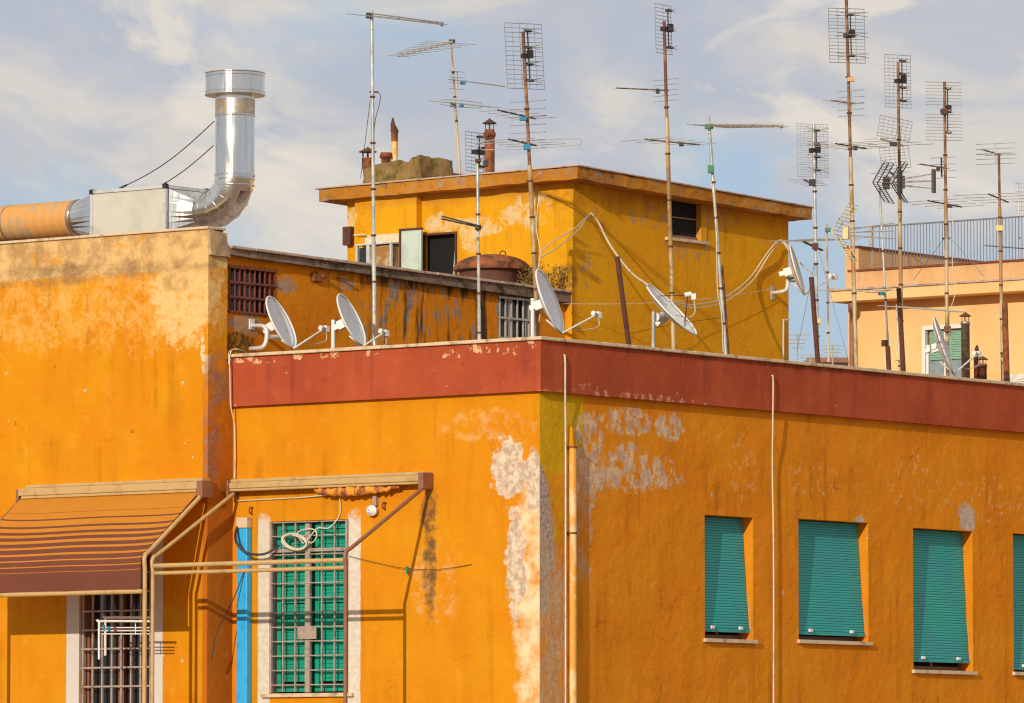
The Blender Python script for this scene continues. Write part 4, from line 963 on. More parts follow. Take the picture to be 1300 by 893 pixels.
# 2 on the house roof
aerial('thin mast on the rooftop house between the two chimneys, with three booms', (584, 221), (572.5, 51), None, .024, 'mastmix', [
    ('yagi', 505, 72, 574, 54, -1.4, 10, .35, .85, dict(bm='boomlight', rb=.010, twin=1)), ('box', 574, 53, 8, 5, 'black'),
    ('yagi', 571, 101, 641, 110, -1.0, 15, .16, .10, dict(rb=.009, refl=(.13, 4, .26, .30))), ('box', 588, 105, 7, 5, 'bluebox'),
    ('yagi', 566, 130, 622, 136, -.9, 6, .7, .5, dict(rb=.010, fold=(.75, .10, .35))), ('box', 575, 133, 7, 6, 'greenbox'), ('box', 586, 134, 6, 4, 'bluebox'),
    ('lead', 'cablewhite', 100, .004, [(576, 135), (579, 160), (577, 190), (580, 221)])], y=yD + 2.2, floor=False)
# 3 big panel mast at the corner dish
aerial('rusting mast behind the parapet corner dish, wide mesh panel and two blue boxes', (683, 425), (664, 41), -1.7, .036, 'mastmix', [
    ('panel', 667.5, 71, 47, 83, .35, 5, 14, dict(mat='wire', dip=4)),
    ('yagi', 632, 140, 680, 151, .9, 5, .6, .7, dict(rb=.011, bm='black', refl=(.8, 5, .42, .55))), ('box', 664, 151, 9, 5, 'bluebox'),
    ('yagi', 646, 177, 681, 185, .7, 4, .75, .9, dict(rb=.012, bm='black', fold=(1.5, .11, .8))), ('box', 669, 187, 9, 7, 'bluebox'),
    ('lead', 'cablewhite', 180, .007, [(684, 250), (681, 290), (686, 320), (682, 350), (687, 380), (684, 410)])], joints=6, mat2='mastrust', split=(672, 210))
# 4 shorter mast in front of shed
aerial('shorter pale mast in front of the shed, small half mesh panel at its top', (608.5, 428), (606, 193), -4.2, .033, 'mastgrey', [
    ('panel', 606, 193, 22, 50, .9, 3, 11, dict(mat='wire', dip=2, dl=.5)),
    ('yagi', 561, 278, 610, 289, -1.0, 4, .12, .12, dict(rb=.013, bm='black', twin=1)), ('box', 607, 289, 8, 6, 'black'),
    ('arm', 604, 183, 628, 178, .1, 'wirelight'), ('box', 617, 208, 6, 8, 'black'), ('box', 607, 204, 8, 4, 'rustpost')], joints=4)
# 5
aerial('tall mast before the small dark window, narrow panel and boom pointing left', (855, 440), (843, 27), -2.7, .036, 'mastmix', [
    ('panel', 846, 37, 21, 62, .95, 2, 13, dict(mat='wire', dip=3, dl=.5)),
    ('yagi', 783, 112, 849, 115, .9, 6, .12, .10, dict(rb=.010, bm='rust', refl=(.94, 5, .30, .45))), ('box', 835, 116, 5, 6, 'black'), ('arm', 844, 100, 845, 130, .0, 'rustpost'),
    ('yagi', 819, 177, 888, 184, 1.0, 5, .9, .6, dict(rb=.013, bm='boom', em='wirelight')), ('box', 865, 184, 6, 4, 'black')], joints=5, mat2='mastrust', split=(850, 150))
# 6
t6 = aerial('leaning galvanised mast in front of the house with horizontal boom and green clamps', (921, 448), (899.5, 148), -1.3, .034, 'mastgrey', [
    ('yagi', 896, 160.5, 993, 160.5, -1.3, 14, .75, .30, dict(rb=.011, bm='boomlight', twin=1, em='wirelight')), ('box', 900, 161, 11, 6, 'greenbox'), ('box', 992, 161, 4, 4, 'greenbox'),
    ('box', 902.5, 215, 8, 10, 'greenbox'), ('lead', 'cablewhite', 330, .007, [(903, 230), (909, 280), (910, 330), (911, 370), (916, 400), (918, 447)])], joints=5)
mb = MB(); mb.tube([X(923.5, 450, -1.3) - V((0, 0, .9)), X(923.5, 448, -1.3), X(915.5, 337, -1.3)], .032, 10); mb.obj('support_post', 'rust', t6)
# 7
aerial('tallest mast with a framed panel crossed by zigzag wires, an orange box below', (1087, 468), (1074, -12), -1.6, .036, 'mastmix', [
    ('panel', 1076.5, 45, 46, 69, .25, 4, 16, dict(mat='wire', dip=3, dl=.9, wr=.0048)),
    ('box', 1080, 101, 9, 6, 'orangebox'), ('yagi', 1055, 127.5, 1085, 132, .7, 4, .3, .3, dict(rb=.010, refl=(.85, 5, .36, .42))),
    ('yagi', 1061, 182.5, 1100, 189, .8, 5, 1.0, .7, dict(rb=.012, bm='black')), ('box', 1086, 188, 5, 6, 'black')], joints=7, mat2='mastrust', split=(1082, 200))
# 8
aerial('grey mast at the house corner with a wide fine mesh panel', (1038, 462), (1033, 158), -2.6, .034, 'mastgrey', [
    ('panel', 1033, 191, 40, 67, .3, 8, 22, dict(mat='wirelight', dip=4, wr=.0032, cm='black', dl=.7)),
    ('yagi', 1020, 228, 1036, 236, .5, 4, .45, .35, dict(rb=.012, bm='black')), ('box', 1031, 232, 8, 8, 'black'),
    ('yagi', 1020, 307, 1044, 318, .6, 5, .1, .1, dict(rb=.016, bm='rustpost')), ('yagi', 1003, 305, 1060, 305, 1.2, 5, .9, .9, dict(rb=.004, bm='wirelight')), ('box', 1035, 313, 8, 8, 'rustpost'),
    ('box', 1038, 408, 8, 6, 'creambox')], joints=5)
# 9
aerial('rusty mast with two stacked meshes tilted over a black corner reflector aerial', (1145, 470), (1140, 79), -2.4, .034, 'mastmix', [
    ('panel', 1142, 103, 34, 67, .45, 6, 15, dict(mat='wire', dip=4, dl=.4, wr=.0036)),
    ('panel', 1137, 163, 42, 26, .2, 7, 6, dict(mat='wire', dip=0, wr=.0036, roll=.17)), ('panel', 1138, 200, 38, 28, .3, 6, 7, dict(mat='wire', dip=0, wr=.0036, roll=-.12)),
    ('yagi', 1116, 176, 1146, 185, .9, 4, .5, 1.0, dict(rb=.015, bm='boomlight')), ('box', 1134, 183, 9, 5, 'black'),
    ('corner', 1133, 232, 1, -.35, 'wire', 'black', .62), ('yagi', 1130, 219, 1146, 231, .6, 2, .6, .9, dict(rb=.014, bm='rustpost'))], joints=6, mat2='mastrust', split=(1142, 250))
# 10
aerial('rusty mast topped with a panel of horizontal rods only, above the railing', (1203, 478), (1199, 104), -1.9, .032, 'mastmix', [
    ('panel', 1199.5, 141, 47, 74, .2, 2, 18, dict(mat='boomlight', dip=3, dl=.25, nov=1, wr=.0055, gap=(9, 10))), ('box', 1199, 142, 8, 8, 'rustpost'),
    ('yagi', 1168, 208.5, 1203, 214, .8, 5, .12, .12, dict(rb=.010, bm='rust', refl=(.85, 4, .3, .4))), ('arm', 1195, 200, 1195.5, 225, 0, 'black'), ('box', 1191, 215, 5, 4, 'black'),
    ('yagi', 1178, 255, 1221, 263, .8, 4, 1.0, .8, dict(rb=.012, bm='black')), ('box', 1206, 262, 6, 4, 'black'), ('arm', 1196, 303, 1206, 303, 0, 'black'), ('box', 1203, 418, 9, 7, 'mastrust'),
    ('lead', 'cablewhite', 300, .006, [(1207, 262), (1211, 300), (1209, 340), (1213, 370), (1205, 400), (1207, 430)])], joints=6, mat2='mastrust', split=(1201, 250))
# 11
t11 = aerial('right hand thin mast with small H shaped aerial top and cream box', (1273, 486), (1268, 196), -1.9, .030, 'mastmix', [
    ('yagi', 1248.5, 190.5, 1271, 197, .8, 4, .12, .12, dict(rb=.010, bm='rust')), ('yagi', 1262, 195, 1271, 197, .3, 2, .5, .5, dict(rb=.01, refl=(.2, 5, .30, .6))),
    ('yagi', 1255, 246.5, 1280, 257, .8, 4, 1.1, .8, dict(rb=.012, bm='black')), ('box', 1269, 290, 9, 7, 'creambox'),
    ('yagi', 1250, 312, 1302, 316, .5, 3, .15, .15, dict(rb=.009)), ], joints=5, mat2='mastrust', split=(1269, 262))
mb = MB(); mb.tube([X(1280, 488, -1.7) - V((0, 0, .8)), X(1275.5, 385, -1.7)], .045, 10); tag(mb.obj('iron_post', 'rust'), 'rusty iron tube beside the right hand thin mast', 'post', 'rusty iron posts behind the parapet')
# 12
aerial('slim grey mast with blue U shaped bracket right of the tallest mast', (1129, 470), (1116.5, 237), -1.8, .024, 'mastgrey', [
    ('corner', 1114, 233, 1, -.5, 'wire', 'black', .35), ('yagi', 1088, 370, 1140, 368, .5, 2, .2, .2, dict(rb=.008, bm='white', fold=(.5, .05, .5))), ('box', 1119, 373, 8, 4, 'bluebox'),
    ('box', 1123, 436, 8, 8, 'rustpost'), ('arm', 1128, 440, 1130, 470, 0, 'rustpost')], joints=3)
# 13
aerial('small mast carrying a cream corner reflector aerial pointing right', (1052, 463), (1049.5, 285), -1.2, .022, 'mastmix', [
    ('corner', 1062, 296, 1, -.4, 'boomlight', 'creambox', .85), ('box', 1051, 292, 7, 5, 'greenbox')], joints=4)
# 14
aerial('short pale mast holding a drooping boom of tangled rods before the peach wall', (1142, 472), (1138, 387), -1.0, .018, 'boomlight', [
    ('yagi', 1146, 390, 1217, 396, -1.2, 9, .9, .35, dict(rb=.012, bm='boomlight', em='boomlight', re=.007)), ('box', 1139, 452, 6, 12, 'creambox')], joints=1)
# far right grid
aerial('faint pinkish mast with a small rod panel at the right edge', (1297, 400), (1292, 230), None, .018, 'boomlight', [
    ('panel', 1298, 250, 16, 34, .3, 2, 7, dict(mat='boomlight', dip=0, nov=1))], joints=1, y=26, floor=False)
# rust posts
for (a, b_, x, lab) in (((798, 436), (783.5, 326), -1.6, 'leaning rust red post in front of the rooftop house'), ((1038.5, 462), (1030, 352), -1.5, 'rust red post standing at the far house corner'),
                        ((1147, 472), (1141, 366), -1.5, 'rust brown tube at the foot of the mesh topped mast'), ((1128.5, 470), (1127, 440), -1.2, 'short rusty stub post left of the brown tube')):
    p, q = X(*a, x), X(*b_, x); mb = MB(); mb.tube([p + (p - q).normalized() * .75, q], .036, 10); tag(mb.obj('iron_post', 'rustpost'), lab, 'post', 'rusty iron posts behind the parapet')
# far tiny aerials beyond the roof
for i, (px, yt, h_) in enumerate(((1012, 424, 38), (1057, 438, 24), (1029, 450, 12))):
    p = at_d(px, yt + h_ + 30, 170); q = at_d(px, yt, 170); mb = MB(); mb.tube([p, q], .022, 5)
    for k in range(4):
        c = lerp(q, p, .02 + .08 * k); L_ = RIGHT * (.35 - .06 * k); mb.tube([c - L_, c + L_], .012, 4)
    tag(mb.obj('distant_aerial', 'boomlight'), ('tiny distant aerial just right of the golden house', 'tiny distant aerial left of the peach building', 'lowest tiny aerial over the far roof')[i], 'tv aerial', 'tiny aerials on distant roofs')
pf = [at_d(1036, 459, 200), at_d(1082, 457, 200)]
fb = thing('distant_building', tuple(at_d(1060, 460, 205)), 'far off pale brown flat roof just above the parapet', 'building')
fb.location.z = 0
mb = MB(); a, b_ = at_d(1036, 461, 200), at_d(1090, 461, 200); z_ = a.z; w_ = (b_ - a); w_.z = 0
mb.hexa([V((a.x, a.y, 0)), V((b_.x, b_.y, 0)), V((b_.x, b_.y, 0)) + vh * 12, V((a.x, a.y, 0)) + vh * 12], [V((a.x, a.y, z_)), V((b_.x, b_.y, z_)), V((b_.x, b_.y, z_)) + vh * 12, V((a.x, a.y, z_)) + vh * 12]); mb.obj('wall', 'far', fb)
mb = MB(); mb.obox(V(((a.x + b_.x) / 2, (a.y + b_.y) / 2, z_ + .08)) + vh * 6, w_ / 2 + w_.normalized() * .3, vh * 6.3, V((0, 0, .08))); mb.obj('roof', 'brown', fb)

# ------------------------------------------------------------------ flues in front of peach building
def flue(label, px, pb, pt_, r, x, mat, hood, curve=False):
    p = X(px, pb, x); q = X(px - (1 if r > .05 else 0), pt_, x)
    t = thing('chimney_flue', (p.x, p.y, FLOOR), label, 'chimney', 'metal flues on the terrace')
    mb = MB(); b0 = V((p.x, p.y, FLOOR)); mb.tube([b0, q - V((0, 0, .05)), q - V((0, 0, .05)), q - V((0, 0, .02)), q], [r, r * .95, r * 1.1, r * 1.1, r * .9], 18); mb.obj('pipe', mat, t)
    mb = MB()
    if hood == 'hood': flue_hood(mb, q, r * .85, r * 2.1)
    else:
        mb.tube([q, q + V((0, 0, .05)), q + V((0, 0, .13)), q + V((0, 0, .16))], [r * .8, r * .9, r * .5, r * .05], 8)
        for v in mb.b.verts: v.co += mnoise.noise_vector(v.co * 22) * .02
    mb.obj('cowl', 'rustpost', t)
flue('tall galvanised flue with spiked conical cowl beside the peach building window', 1226.5, 480, 408, .065, -1.6, 'galv', 'hood')
flue('short rusty flue with burnt flaking top right of the tall flue', 1240, 481, 452, .045, -1.3, 'rust', 'burnt')
flue('short rusty flue under a dark peaked hood, rightmost of the three flues', 1249, 483, 462, .055, -1.0, 'rust', 'hood')

# ------------------------------------------------------------------ peach building (E)
yE = 21.5
E = thing('peach_building', (Y(1180, 440, yE).x + 3, yE + 5, 0), 'peach coloured building with railed roof terrace at far right', 'building')
ex0 = Y(1077, 440, yE).x; ex1 = ex0 + 14; ezs = Y(1150, 380, yE).z
ew = (Y(1174.5, 440, yE).x, Y(1223, 440, yE).x, Y(1200, 500, yE).z, Y(1200, 417, yE).z)
mb = MB(); mb.face_wall('y', yE, ex0, ex1, 0, ezs, [ew], .15, +1); mb.quad((ex0, yE, 0), (ex0, yE + 10, 0), (ex0, yE + 10, ezs), (ex0, yE, ezs)); mb.quad((ex1, yE, 0), (ex1, yE + 10, 0), (ex1, yE + 10, ezs), (ex1, yE, ezs)); mb.obj('wall', 'E', E)
oe = .42
zE0 = Y(1054, 382, yE - oe).z; zE1 = Y(1054, 370.5, yE - oe).z; sx = Y(1054, 375, yE - oe).x
zE0 = min(zE0, ezs - .02)
mb = MB(); mb.box((sx, yE - oe, zE0), (ex1 + .4, yE + 10.3, zE1)); mb.obj('eaves_slab', 'E', E, bevel=.01)
mb = MB(); mb.box((sx - .03, yE - oe - .03, zE1 + .003), (ex1 + .4, yE + 10.3, zE1 + .035)); mb.obj('slab_edge', 'roofedge', E)
zp1 = Y(1090, 345, yE - .15).z; px0 = Y(1074, 350, yE - .15).x
mb = MB(); mb.box((px0 + .08, yE - .15, zE1 + .036), (ex1, yE + .05, zp1)); mb.obj('parapet', 'Etrim', E)
mb = MB(); mb.box((px0 + .05, yE - .18, zp1 + .002), (ex1, yE + .08, zp1 + .035)); mb.obj('coping', 'rustbar', E)
zp2 = Y(1074, 316, yE - .16).z; pr_ = Y(1090, 330, yE - .16).x
mb = MB(); mb.box((px0, yE - .16, zE1 + .036), (pr_, yE + 3.6, zp2)); mb.obj('side_parapet', 'Etrim', E)
mb = MB(); mb.box((px0 - .03, yE - .19, zp2 + .002), (pr_ + .03, yE + 3.63, zp2 + .035)); mb.obj('side_coping', 'rustbar', E)
# railing
yr = yE + .25
rx0 = Y(1106, 300, yr).x; rzt = Y(1120, 288, yr).z; mb = MB(); k = 0; x = rx0 + .17
rl = MB()
while x < ex1 - .1: rl.tube([(x, yr, zE1 + .3), (x, yr, rzt)], .0068, 5); x += .062
rl.box((rx0, yr - .02, rzt - .003), (ex1, yr + .02, rzt + .02)); rl = rl.obj('railing', 'railgrey', E)
mb = MB(); mb.box((rx0 - .03, yr - .03, zE1 + .04), (rx0 + .03, yr + .03, rzt + .02)); mb.obj('railing_post', 'boomlight', rl)
x0, x1, z0, z1 = ew
wn = MB(); wn.box((x0 + .02, yE + .10, z0), (x1 - .02, yE + .13, z1 - .02)); wn = wn.obj('window', 'glassE', E)
fr = MB(); e = .055
fr.box((x0 - e, yE - .02, z0), (x0 + .01, yE + .06, z1 + e)); fr.box((x1 - .01, yE - .02, z0), (x1 + e, yE + .06, z1 + e)); fr.box((x0 + .011, yE - .02, z1 - .01), (x1 - .011, yE + .06, z1 + e)); fr.box(((x0 + x1) / 2 - .04, yE + .055, z0), ((x0 + x1) / 2 + .04, yE + .098, z1 - .011)); fr.obj('window_frame', 'white', wn)
zb_ = Y(1200, 456, yE).z
for (a, b_) in ((x0 + .05, (x0 + x1) / 2 - .045), ((x0 + x1) / 2 + .045, x1 - .02)):
    bl_ = MB(); z = z1 - .03
    while z > zb_: bl_.box((a, yE + .066, z - .034), (b_, yE + .078, z)); z -= .04
    bl_.obj('roller_blind', 'greenE', wn)
dp = MB(); px_ = ex0 + .13
a = Y(1085, 400, yE - .08)
dp.tube(smooth_path([(px_ + .14, yE - .3, zE0 - .003), (px_ + .14, yE - .3, zE0 - .1), (px_ + .05, yE - .15, zE0 - .2), (px_, yE - .08, zE0 - .3), (px_, yE - .08, zE0 - .6)], 4) + [V((px_, yE - .08, 0))], .045, 10); dp.obj('downpipe', 'brown', E)
ac = thing('air_conditioner', tuple(Y(1292, 500, yE - .3)), 'white air conditioner unit low on the peach wall at the right edge', 'air conditioner')
p = Y(1276, 476, yE - .35); mb = MB(); mb.box((p.x, yE - .35, p.z - .6), (p.x + .85, yE - .05, p.z)); bo = mb.obj('casing', 'acwhite', ac, bevel=.02)
mb = MB(); c = V((p.x + .33, yE - .352, p.z - .3))
for r_ in (.06, .1, .14, .18, .22): mb.tube([c + V((r_ * math.cos(a_ * PI / 12), 0, r_ * math.sin(a_ * PI / 12))) for a_ in range(24)], .006, 5, closed=True)
mb.obj('fan_grille', 'mastgrey', ac)

# ------------------------------------------------------------------ cables
def cable(label, pts, r=.010, mat='cablewhite', grp=None):
    mb = MB(); mb.tube(smooth_path(pts, 7), r, 6); return tag(mb.obj('cable', mat), label, 'cable', grp)
W_ = -4.985
cable('white cable hung from the house wall down to the skyward tilted dish', [X(751, 271, W_), X(760, 283, -4.6), X(775, 312, -3.9), X(800, 345, -2.6), X(821, 361, -1.55)], .014)
cable('upper white cable from the corner mast up to the house wall hook', [X(684, 322, -1.75), X(705, 305, -3.2), X(730, 290, -4.4), X(745, 275, -4.93), X(751, 271, W_)], .008)
cable('lower white cable from the corner mast up to the house wall hook', [X(685, 328, -1.75), X(710, 313, -3.2), X(733, 293, -4.4), X(746, 276, -4.93), X(752, 271.5, W_)], .008)
cable('upper looping white cable from tilted dish to the far house corner', [X(855, 384, -1.75), X(880, 387, -2.6), X(915, 380, -4.2), X(950, 355, -4.9), X(975, 320, -4.9), X(990, 305, -4.9), X(1000, 312, -4.8), X(1004, 318, -4.6)], .010)
cable('lower looping white cable from tilted dish to the far house corner', [X(850, 385, -1.75), X(880, 391, -2.6), X(918, 384, -4.2), X(953, 359, -4.9), X(977, 323, -4.9), X(991, 307, -4.92), X(1003, 320, -4.7), X(1020, 338, -4.5), X(1037, 352, -2.7)], .010)
cable('thin white line stretched across the right face of the rooftop house', [X(715, 386, -4.9), X(800, 386, -4.6), X(860, 382, -4.7), X(920, 377, -4.8), X(980, 367, -4.9)], .0045)
cable('thin dark line slanting down the lit face of the house', [Y(695, 248, yD - .02), Y(727, 264, yD - .05), X(760, 290, -4.9)], .004, 'cableblack')
cable('drooping white wire bundle from the roof edge down beside the red band', [Y(290.5, 462, -.13), Y(290, 450, -.13), Y(294, 444.5, -.14), Y(302, 443.5, -.14), Y(310, 446, .2)], .007)
cable('long white wire hanging down the inner wall corner', [Y(293.5, 446, -.14), Y(291.5, 455, -.15), Y(292, 480, -.15), Y(293, 515, -.14), Y(297.5, 540, -.05), Y(298.5, 580, -.04), Y(298, 608, -.04)], .009)
cable('white cable dropping from the red band past the yellow pipe', [X(716.5, 450.5, .085), X(717.5, 460, .11), X(717.5, 500, .10), X(718, 560, .05), X(718, 700, .05), X(718, 910, .05)], .0125)
cable('white cable hanging over the right wall between two teal blinds', [X(980, 477, .09), X(981.5, 484, .12), X(981, 540, .11), X(980.5, 600, .06), X(982, 700, .06), X(982, 910, .06)], .011)
cable('bare guy wire slanting down left from the tall pale mast', [X(470, 128, -4.3), X(458, 226, -5.6)], .004, 'cableblack')
cable('grey service pipe bent down the far end of the house wall', [X(1002, 406, W_ + .02), X(996, 407, W_ + .02), X(994.5, 412, W_ + .02), X(994.5, 470, W_ + .02)], .014, 'panelgrey')
cable('thin guy wire sloping from the house wall to the leaning mast', [X(800, 424, -4.98), X(850, 413, -3.8), X(918, 403, -1.5)], .004, 'cableblack')
for (a, b_, lab) in (((1037, 320), (1012, 445), 'faint left guy wire of the grey mesh mast'), ((1040, 320), (1078, 462), 'faint right guy wire of the grey mesh mast'), ((1201, 300), (1160, 355), 'faint left guy wire of the rod panel mast'), ((1205, 300), (1250, 352), 'faint right guy wire of the rod panel mast')):
    x_ = -2.6 if a[0] < 1100 else -1.9; mb = MB(); mb.tube([X(*a, x_), X(*b_, x_ + (.8 if b_[0] > a[0] else -.8))], .004, 5); tag(mb.obj('guy_wire', 'wire'), lab, 'wire')

# ------------------------------------------------------------------ pipes on the front block
pp = thing('wall_pipe', tuple(X(727, 800, .06)), 'yellow painted pipe clipped to the right wall near the corner', 'pipe')
pz = X(727, 566, .055)
mb = MB(); mb.tube([(.055, pz.y, 6), (.055, pz.y, X(727, 568, .055).z)], .05, 16); mb.obj('pipe', 'yellowpipe', pp)
mb = MB(); mb.tube([(.045, pz.y - .01, X(727, 568, .055).z), (.045, pz.y - .02, X(727, 545, .05).z), (.03, pz.y - .03, X(724, 538, .05).z)], [.04, .03, .008], 10); mb.obj('pipe_tip', 'A', pp)
for py in (677, 568):
    mb = MB(); c = X(727, py, .055); mb.tube([c - V((0, 0, .012)), c + V((0, 0, .012))], .06, 14); mb.box((.0, c.y - .08, c.z - .012), (.04, c.y + .08, c.z + .012)); mb.obj('pipe_clip', 'rust', pp)
bp = thing('blue_pipe', tuple(Y(307, 800, -.08)), 'bright blue square downpipe on the left wall under a cream cap', 'pipe')
a, b_ = Y(301, 700, -.1).x, Y(314, 700, -.1).x
mb = MB(); mb.box((a, -.11, 8), (b_, -.003, Y(307, 671, -.1).z)); mb.obj('pipe', 'bluepipe', bp, bevel=.012)
mb = MB(); mb.box((a - .006, -.125, Y(307, 671, -.1).z + .001), (b_ + .006, -.002, Y(307, 657, -.1).z)); mb.obj('cap', 'cap', bp, bevel=.015)
cable('thick black cable looping from the blue pipe to the barred window', [Y(302, 668, -.10), Y(299, 678, -.20), Y(301, 690, -.25), Y(313, 702, -.22), Y(333, 704, -.16), Y(347, 698, -.08), Y(354, 692, -.02)], .018, 'cableblack')
cable('thin black cable hanging diagonally below the blue pipe', [Y(311, 722, -.12), Y(300, 752, -.2), Y(287, 780, -.35), Y(275, 803, -.5), Y(268, 840, -.56)], .008, 'cableblack')

# ------------------------------------------------------------------ awnings
yEl = -1.73
def awning_arm(mb, hinge, elbow, r=.026, low=None):
    pts = [hinge, lerp(hinge, elbow, .86)]
    dn = elbow + V((0, 0, -.16)); pts += [elbow + V((0, 0, .0)), dn, V((elbow.x, elbow.y, low if low else elbow.z - 2.2))]
    mb.tube(smooth_path(pts[:4], 6) + [pts[4]], r, 10)
# right awning (rolled up)
aw = thing('retracted_awning', tuple(Y(420, 612, 0)), 'sand coloured awning rolled up over the green barred window, arms hanging out', 'awning')
ca, cb_ = Y(293, 620, -.16), Y(541, 610, -.16)
zc1 = Y(420, 609, -.16).z; zc0 = zc1 - .10
mb = MB(); mb.box((ca.x, -.20, zc0 + .03), (cb_.x - .09, -.04, zc1 + .01)); mb.box((ca.x, -.17, zc1 + .012), (cb_.x - .02, -.003, zc1 + .055)); mb.box((ca.x, -.19, zc0 - .005), (cb_.x - .09, -.06, zc0 + .028)); cs = mb.obj('cassette', 'brass', aw, bevel=.01)
for xx in (ca.x - .03, cb_.x - .088): mb = MB(); mb.box((xx, -.22, zc0 - .07), (xx + (.03 if xx < ca.x else .085), -.003, zc1 + .04)); mb.obj('end_bracket', 'brown', cs, bevel=.006)
xl_ = Y(298, 630, -.1).x; xr_ = Y(538, 625, -.1).x
el_r = Y(431.5, 702, yEl); hi_r = V((el_r.x, -.12, zc0 - .03)); hi_r.x = cb_.x - .045; el_r.x = hi_r.x
zEl = Y(431, 702, yEl).z
for (x_, mt) in ((hi_r.x, 'brown'), (xl_, 'brass')):
    mb = MB(); awning_arm(mb, V((x_, -.12, zc0 - .03)), V((x_, yEl, zEl)), .026); mb.obj('folding_arm', mt, aw)
for dz_, rr_ in ((0, .03), (-.095, .026)):
    mb = MB(); z_ = Y(300, 715.5, yEl).z + dz_ - .0; mb.tube([(xl_ + .03, yEl + (.0 if dz_ == 0 else .02), z_), (hi_r.x - .0, yEl + (.0 if dz_ == 0 else .02), z_)], rr_, 12); mb.obj('front_bar', 'brass', aw)
# crumpled cloth
mb = MB(); pts = []; rr = []
for i in range(60):
    t_ = i / 59; p = lerp(Y(399, 622, -.13), Y(505, 619, -.13), t_); env = min(1, t_ * 3) * min(1, (1 - t_) * 1.2) ** .6
    pts.append(V((p.x, -.13 + .02 * math.sin(i * .9), zc0 - .03 - .035 * env))); rr.append(.022 + .045 * env + .010 * math.sin(i * 1.35))
mb.tube(pts, rr, 14)
for v in mb.b.verts: v.co += mnoise.noise_vector(v.co * 9) * .025
mb.obj('rolled_cloth', simple('orange_brown_cloth', (.72, .28, .02), .85, c2=(.30, .09, .03), ns=5, lo=.48, hi=.56, sc=(1.5, 1, .6)), aw)
# left awning (extended)
aw = thing('extended_awning', tuple(Y(130, 625, yB)), 'brown and orange striped awning lowered over the window at left', 'awning')
zc1 = Y(140, 618, yB - .16).z + .02; zc0 = zc1 - .12; xa_, xb2 = Y(26, 630, yB - .16).x, Y(253, 620, yB - .16).x
mb = MB(); mb.box((xa_, yB - .21, zc0 + .02), (xb2 - .002, yB - .04, zc1)); mb.box((xa_ + .1, yB - .18, zc1 + .002), (xb2 + .06, yB - .003, zc1 + .045)); mb.box((xa_ + .04, yB - .20, zc0 - .02), (xb2 - .03, yB - .06, zc0 + .018)); cs = mb.obj('cassette', 'brass', aw, bevel=.01)
mb = MB(); mb.box((xb2, yB - .22, zc0 - .09), (xb2 + .10, yB - .003, zc1 - .002)); mb.obj('end_bracket', 'brown', cs, bevel=.006)
mb = MB(); mb.box((xa_ - .05, yB - .2, zc0 - .06), (xa_ - .002, yB - .003, zc1 - .01)); mb.obj('end_bracket', 'brown', cs, bevel=.006)
elx = Y(184, 706, yEl + .03); zL = elx.z; xR = xb2 + .045; xLf = xa_ - .02
yE2 = None
# elbow in y such that it projects at px 184
def solve_y(x, px):
    lo, hi = -4, 0
    for _ in range(40):
        m_ = (lo + hi) / 2
        p = V((x, m_, 16)) - CAM; q = CX + F * p.dot(RIGHT) / p.dot(FWD)
        if q > px: hi = m_
        else: lo = m_
    return m_
yE2 = solve_y(xR, 184.5); zL = Y(184.5, 706, yE2).z
for x_ in (xR, xLf):
    mb = MB(); awning_arm(mb, V((x_, yB - .12, zc0 - .03)), V((x_, yE2, zL)), .03); mb.obj('folding_arm', 'brass' if x_ == xR else 'brown', aw)
zV = Y(184, 751, yE2).z
FX0, FX1 = xa_ + .03, xR - .04
FX0 = xLf + .03
L1 = math.hypot(yE2 - (yB - .12), zL - zc0); L2 = zL - zV; LT = L1 + L2
def cloth(u, v):
    s_ = v * LT; x = FX0 + (FX1 - FX0) * u; sag = math.sin(PI * u)
    k = .10
    q = L1 - k
    if s_ < q:
        t_ = s_ / L1; y = yB - .12 + (yE2 - yB + .12) * t_; z = zc0 + (zL - zc0) * t_
    elif s_ < L1 + k:
        t_ = (s_ - q) / (2 * k); a = V((0, yB - .12 + (yE2 - yB + .12) * q / L1, zc0 + (zL - zc0) * q / L1)); m_ = V((0, yE2, zL)); e_ = V((0, yE2, zL - k)); p = a * (1 - t_) ** 2 + m_ * 2 * t_ * (1 - t_) + e_ * t_ * t_; y, z = p.y, p.z
    else: y = yE2; z = zL - (s_ - L1)
    w1_ = math.sin(PI * min(1, s_ / (L1 * 1.25)))
    z -= .05 * sag ** .5 * w1_ * (1 if s_ < L1 * 1.25 else 0) + .014 * math.sin(u * 7 + .8) * w1_ * (1 if s_ < L1 * 1.25 else 0); y += .018 * math.sin(u * 17 + 1) * v
    return (x, y - .03, z)
mb = MB(); mb.grid(cloth, 70, 60, uv=True); mb.obj('striped_cloth', 'awning', aw)
mb = MB(); mb.tube([(FX0 - .02, yE2 - .03, zV), (FX1 + .03, yE2 - .03, zV)], .03, 12); mb.obj('bottom_bar', 'brass', aw)
# floodlight / junction rose
lp = thing('wall_lamp', tuple(Y(472, 648, -.05)), 'small round white lamp base dangling under the rolled awning', 'lamp')
c = Y(471.5, 648.5, -.07); mb = MB()
for j in range(5): mb.tube([c + V((0, -.01 * j, 0)) + V((.075 - .013 * j, 0, 0)).lerp(V((0, 0, 0)), 0) if False else c + V(((.075 - .013 * j) * math.cos(a * PI / 8), -.012 * j, (.06 - .010 * j) * math.sin(a * PI / 8))) for a in range(16)], .014, 6, closed=True)
mb.tube([c + V((0, .068, 0)), c], .06, 14); mb.obj('lamp_body', 'white', lp)
mb = MB(); mb.box((c.x - .0, -.05, c.z + .06), (c.x + .06, -.003, c.z + .2)); mb.obj('bracket', 'taupe', lp)
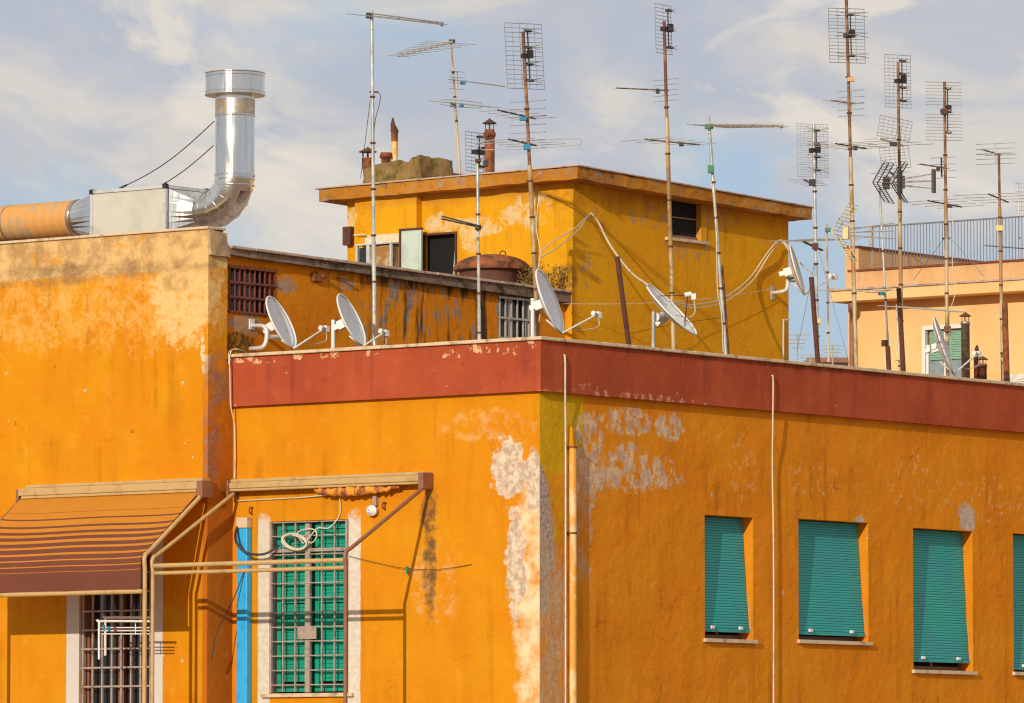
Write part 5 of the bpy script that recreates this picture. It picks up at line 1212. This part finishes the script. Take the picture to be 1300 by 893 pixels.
# coil of white cable on the grille
mb = MB(); random.seed(5); cc = Y(373.5, 688, -.06)
pts = []
for i in range(150):
    a = i / 18 * 2 * PI; k = 1 + .13 * math.sin(i * .37); pts.append(cc + V((.20 * k * math.cos(a), .02 * math.sin(i * .5) - .0, .095 * k * math.sin(a) + .03 * math.cos(a) * -1)))
pts += [Y(385, 683, -.06), Y(395, 690, -.05), Y(402, 682, -.05), Y(400, 673, -.05), Y(390, 672, -.05), Y(378, 676, -.05), Y(385, 690, -.05), Y(398, 676, -.03), Y(405, 670, -.03), Y(417, 671, -.03), Y(428, 660, -.02), Y(432, 650, -.02), Y(431, 632, -.03), Y(425, 628, -.05), Y(380, 632, -.02), Y(300, 636, -.02)]
mb.tube(smooth_path(pts, 2), .009, 6); tag(mb.obj('cable_coil', 'cablewhite'), 'coil of white cable hung on the window grille', 'cable')
# clothesline with peg, hooks
mb = MB(); mb.tube(smooth_path([Y(442, 706, -.04), Y(480, 715, -.05), Y(516, 722, -.05), Y(556, 723, -.04), Y(599, 717, -.01)], 6), .004, 5); tag(mb.obj('clothesline', 'cableblack'), 'thin dark clothesline right of the green barred window', 'clothesline')
c = Y(516.5, 724, -.06); mb = MB(); mb.obox(c - V((.01, 0, 0)), (.007, 0, .003), (0, .012, 0), (-.004, 0, .045)); mb.obox(c + V((.01, 0, 0)), (.007, 0, 0), (0, .012, 0), (.004, 0, .045)); tag(mb.obj('clothes_peg', 'green'), 'green clothes peg on the thin line', 'peg')
for (px, py, lab) in ((321, 648, 'small rusty hook above left of the green barred window'), (490, 642, 'small rusty hook right of the white lamp base')):
    c = Y(px, py, 0); mb = MB(); mb.tube(smooth_path([c + V((0, .01, .03)), c + V((0, -.06, .03)), c + V((0, -.07, -.02)), c + V((0, -.03, -.05))], 4), .013, 6); tag(mb.obj('wall_hook', 'rust'), lab, 'hook')
# drying rack in front of the left window
dr = thing('drying_rack', tuple(Y(155, 800, yB - .7)), 'white wire drying rack with pegs below the striped awning', 'drying rack')
def dk(px, py, o=.7): return Y(px, py, yB - o)
mb = MB()
for o, s_ in ((.75, 0), (.45, 8)):
    a, b_ = dk(126 + s_, 789 - s_ * .6, o), dk(190, 789 - s_ * .6, o)
    mb.tube(smooth_path([a - V((0, 0, .5)), a - V((0, 0, .03)), a + V((.03, 0, 0)), b_], 5), .016, 8)
for py in (797, 801, 805):
    mb.tube([dk(125, py), dk(190, py)], .009, 6)
mb.tube([dk(172, 790), dk(172, 806)], .008, 6); mb.obj('rack_frame', 'white', dr)
for (px, py, mt) in ((132, 797, 'bluebox'), (138, 799, 'bluebox'), (146, 799, 'rustbar')):
    mb = MB(); c = dk(px, py, .72); mb.obox(c, (.012, 0, .012), (0, .01, 0), (-.01, 0, .03)); mb.obj('peg', mt, dr)
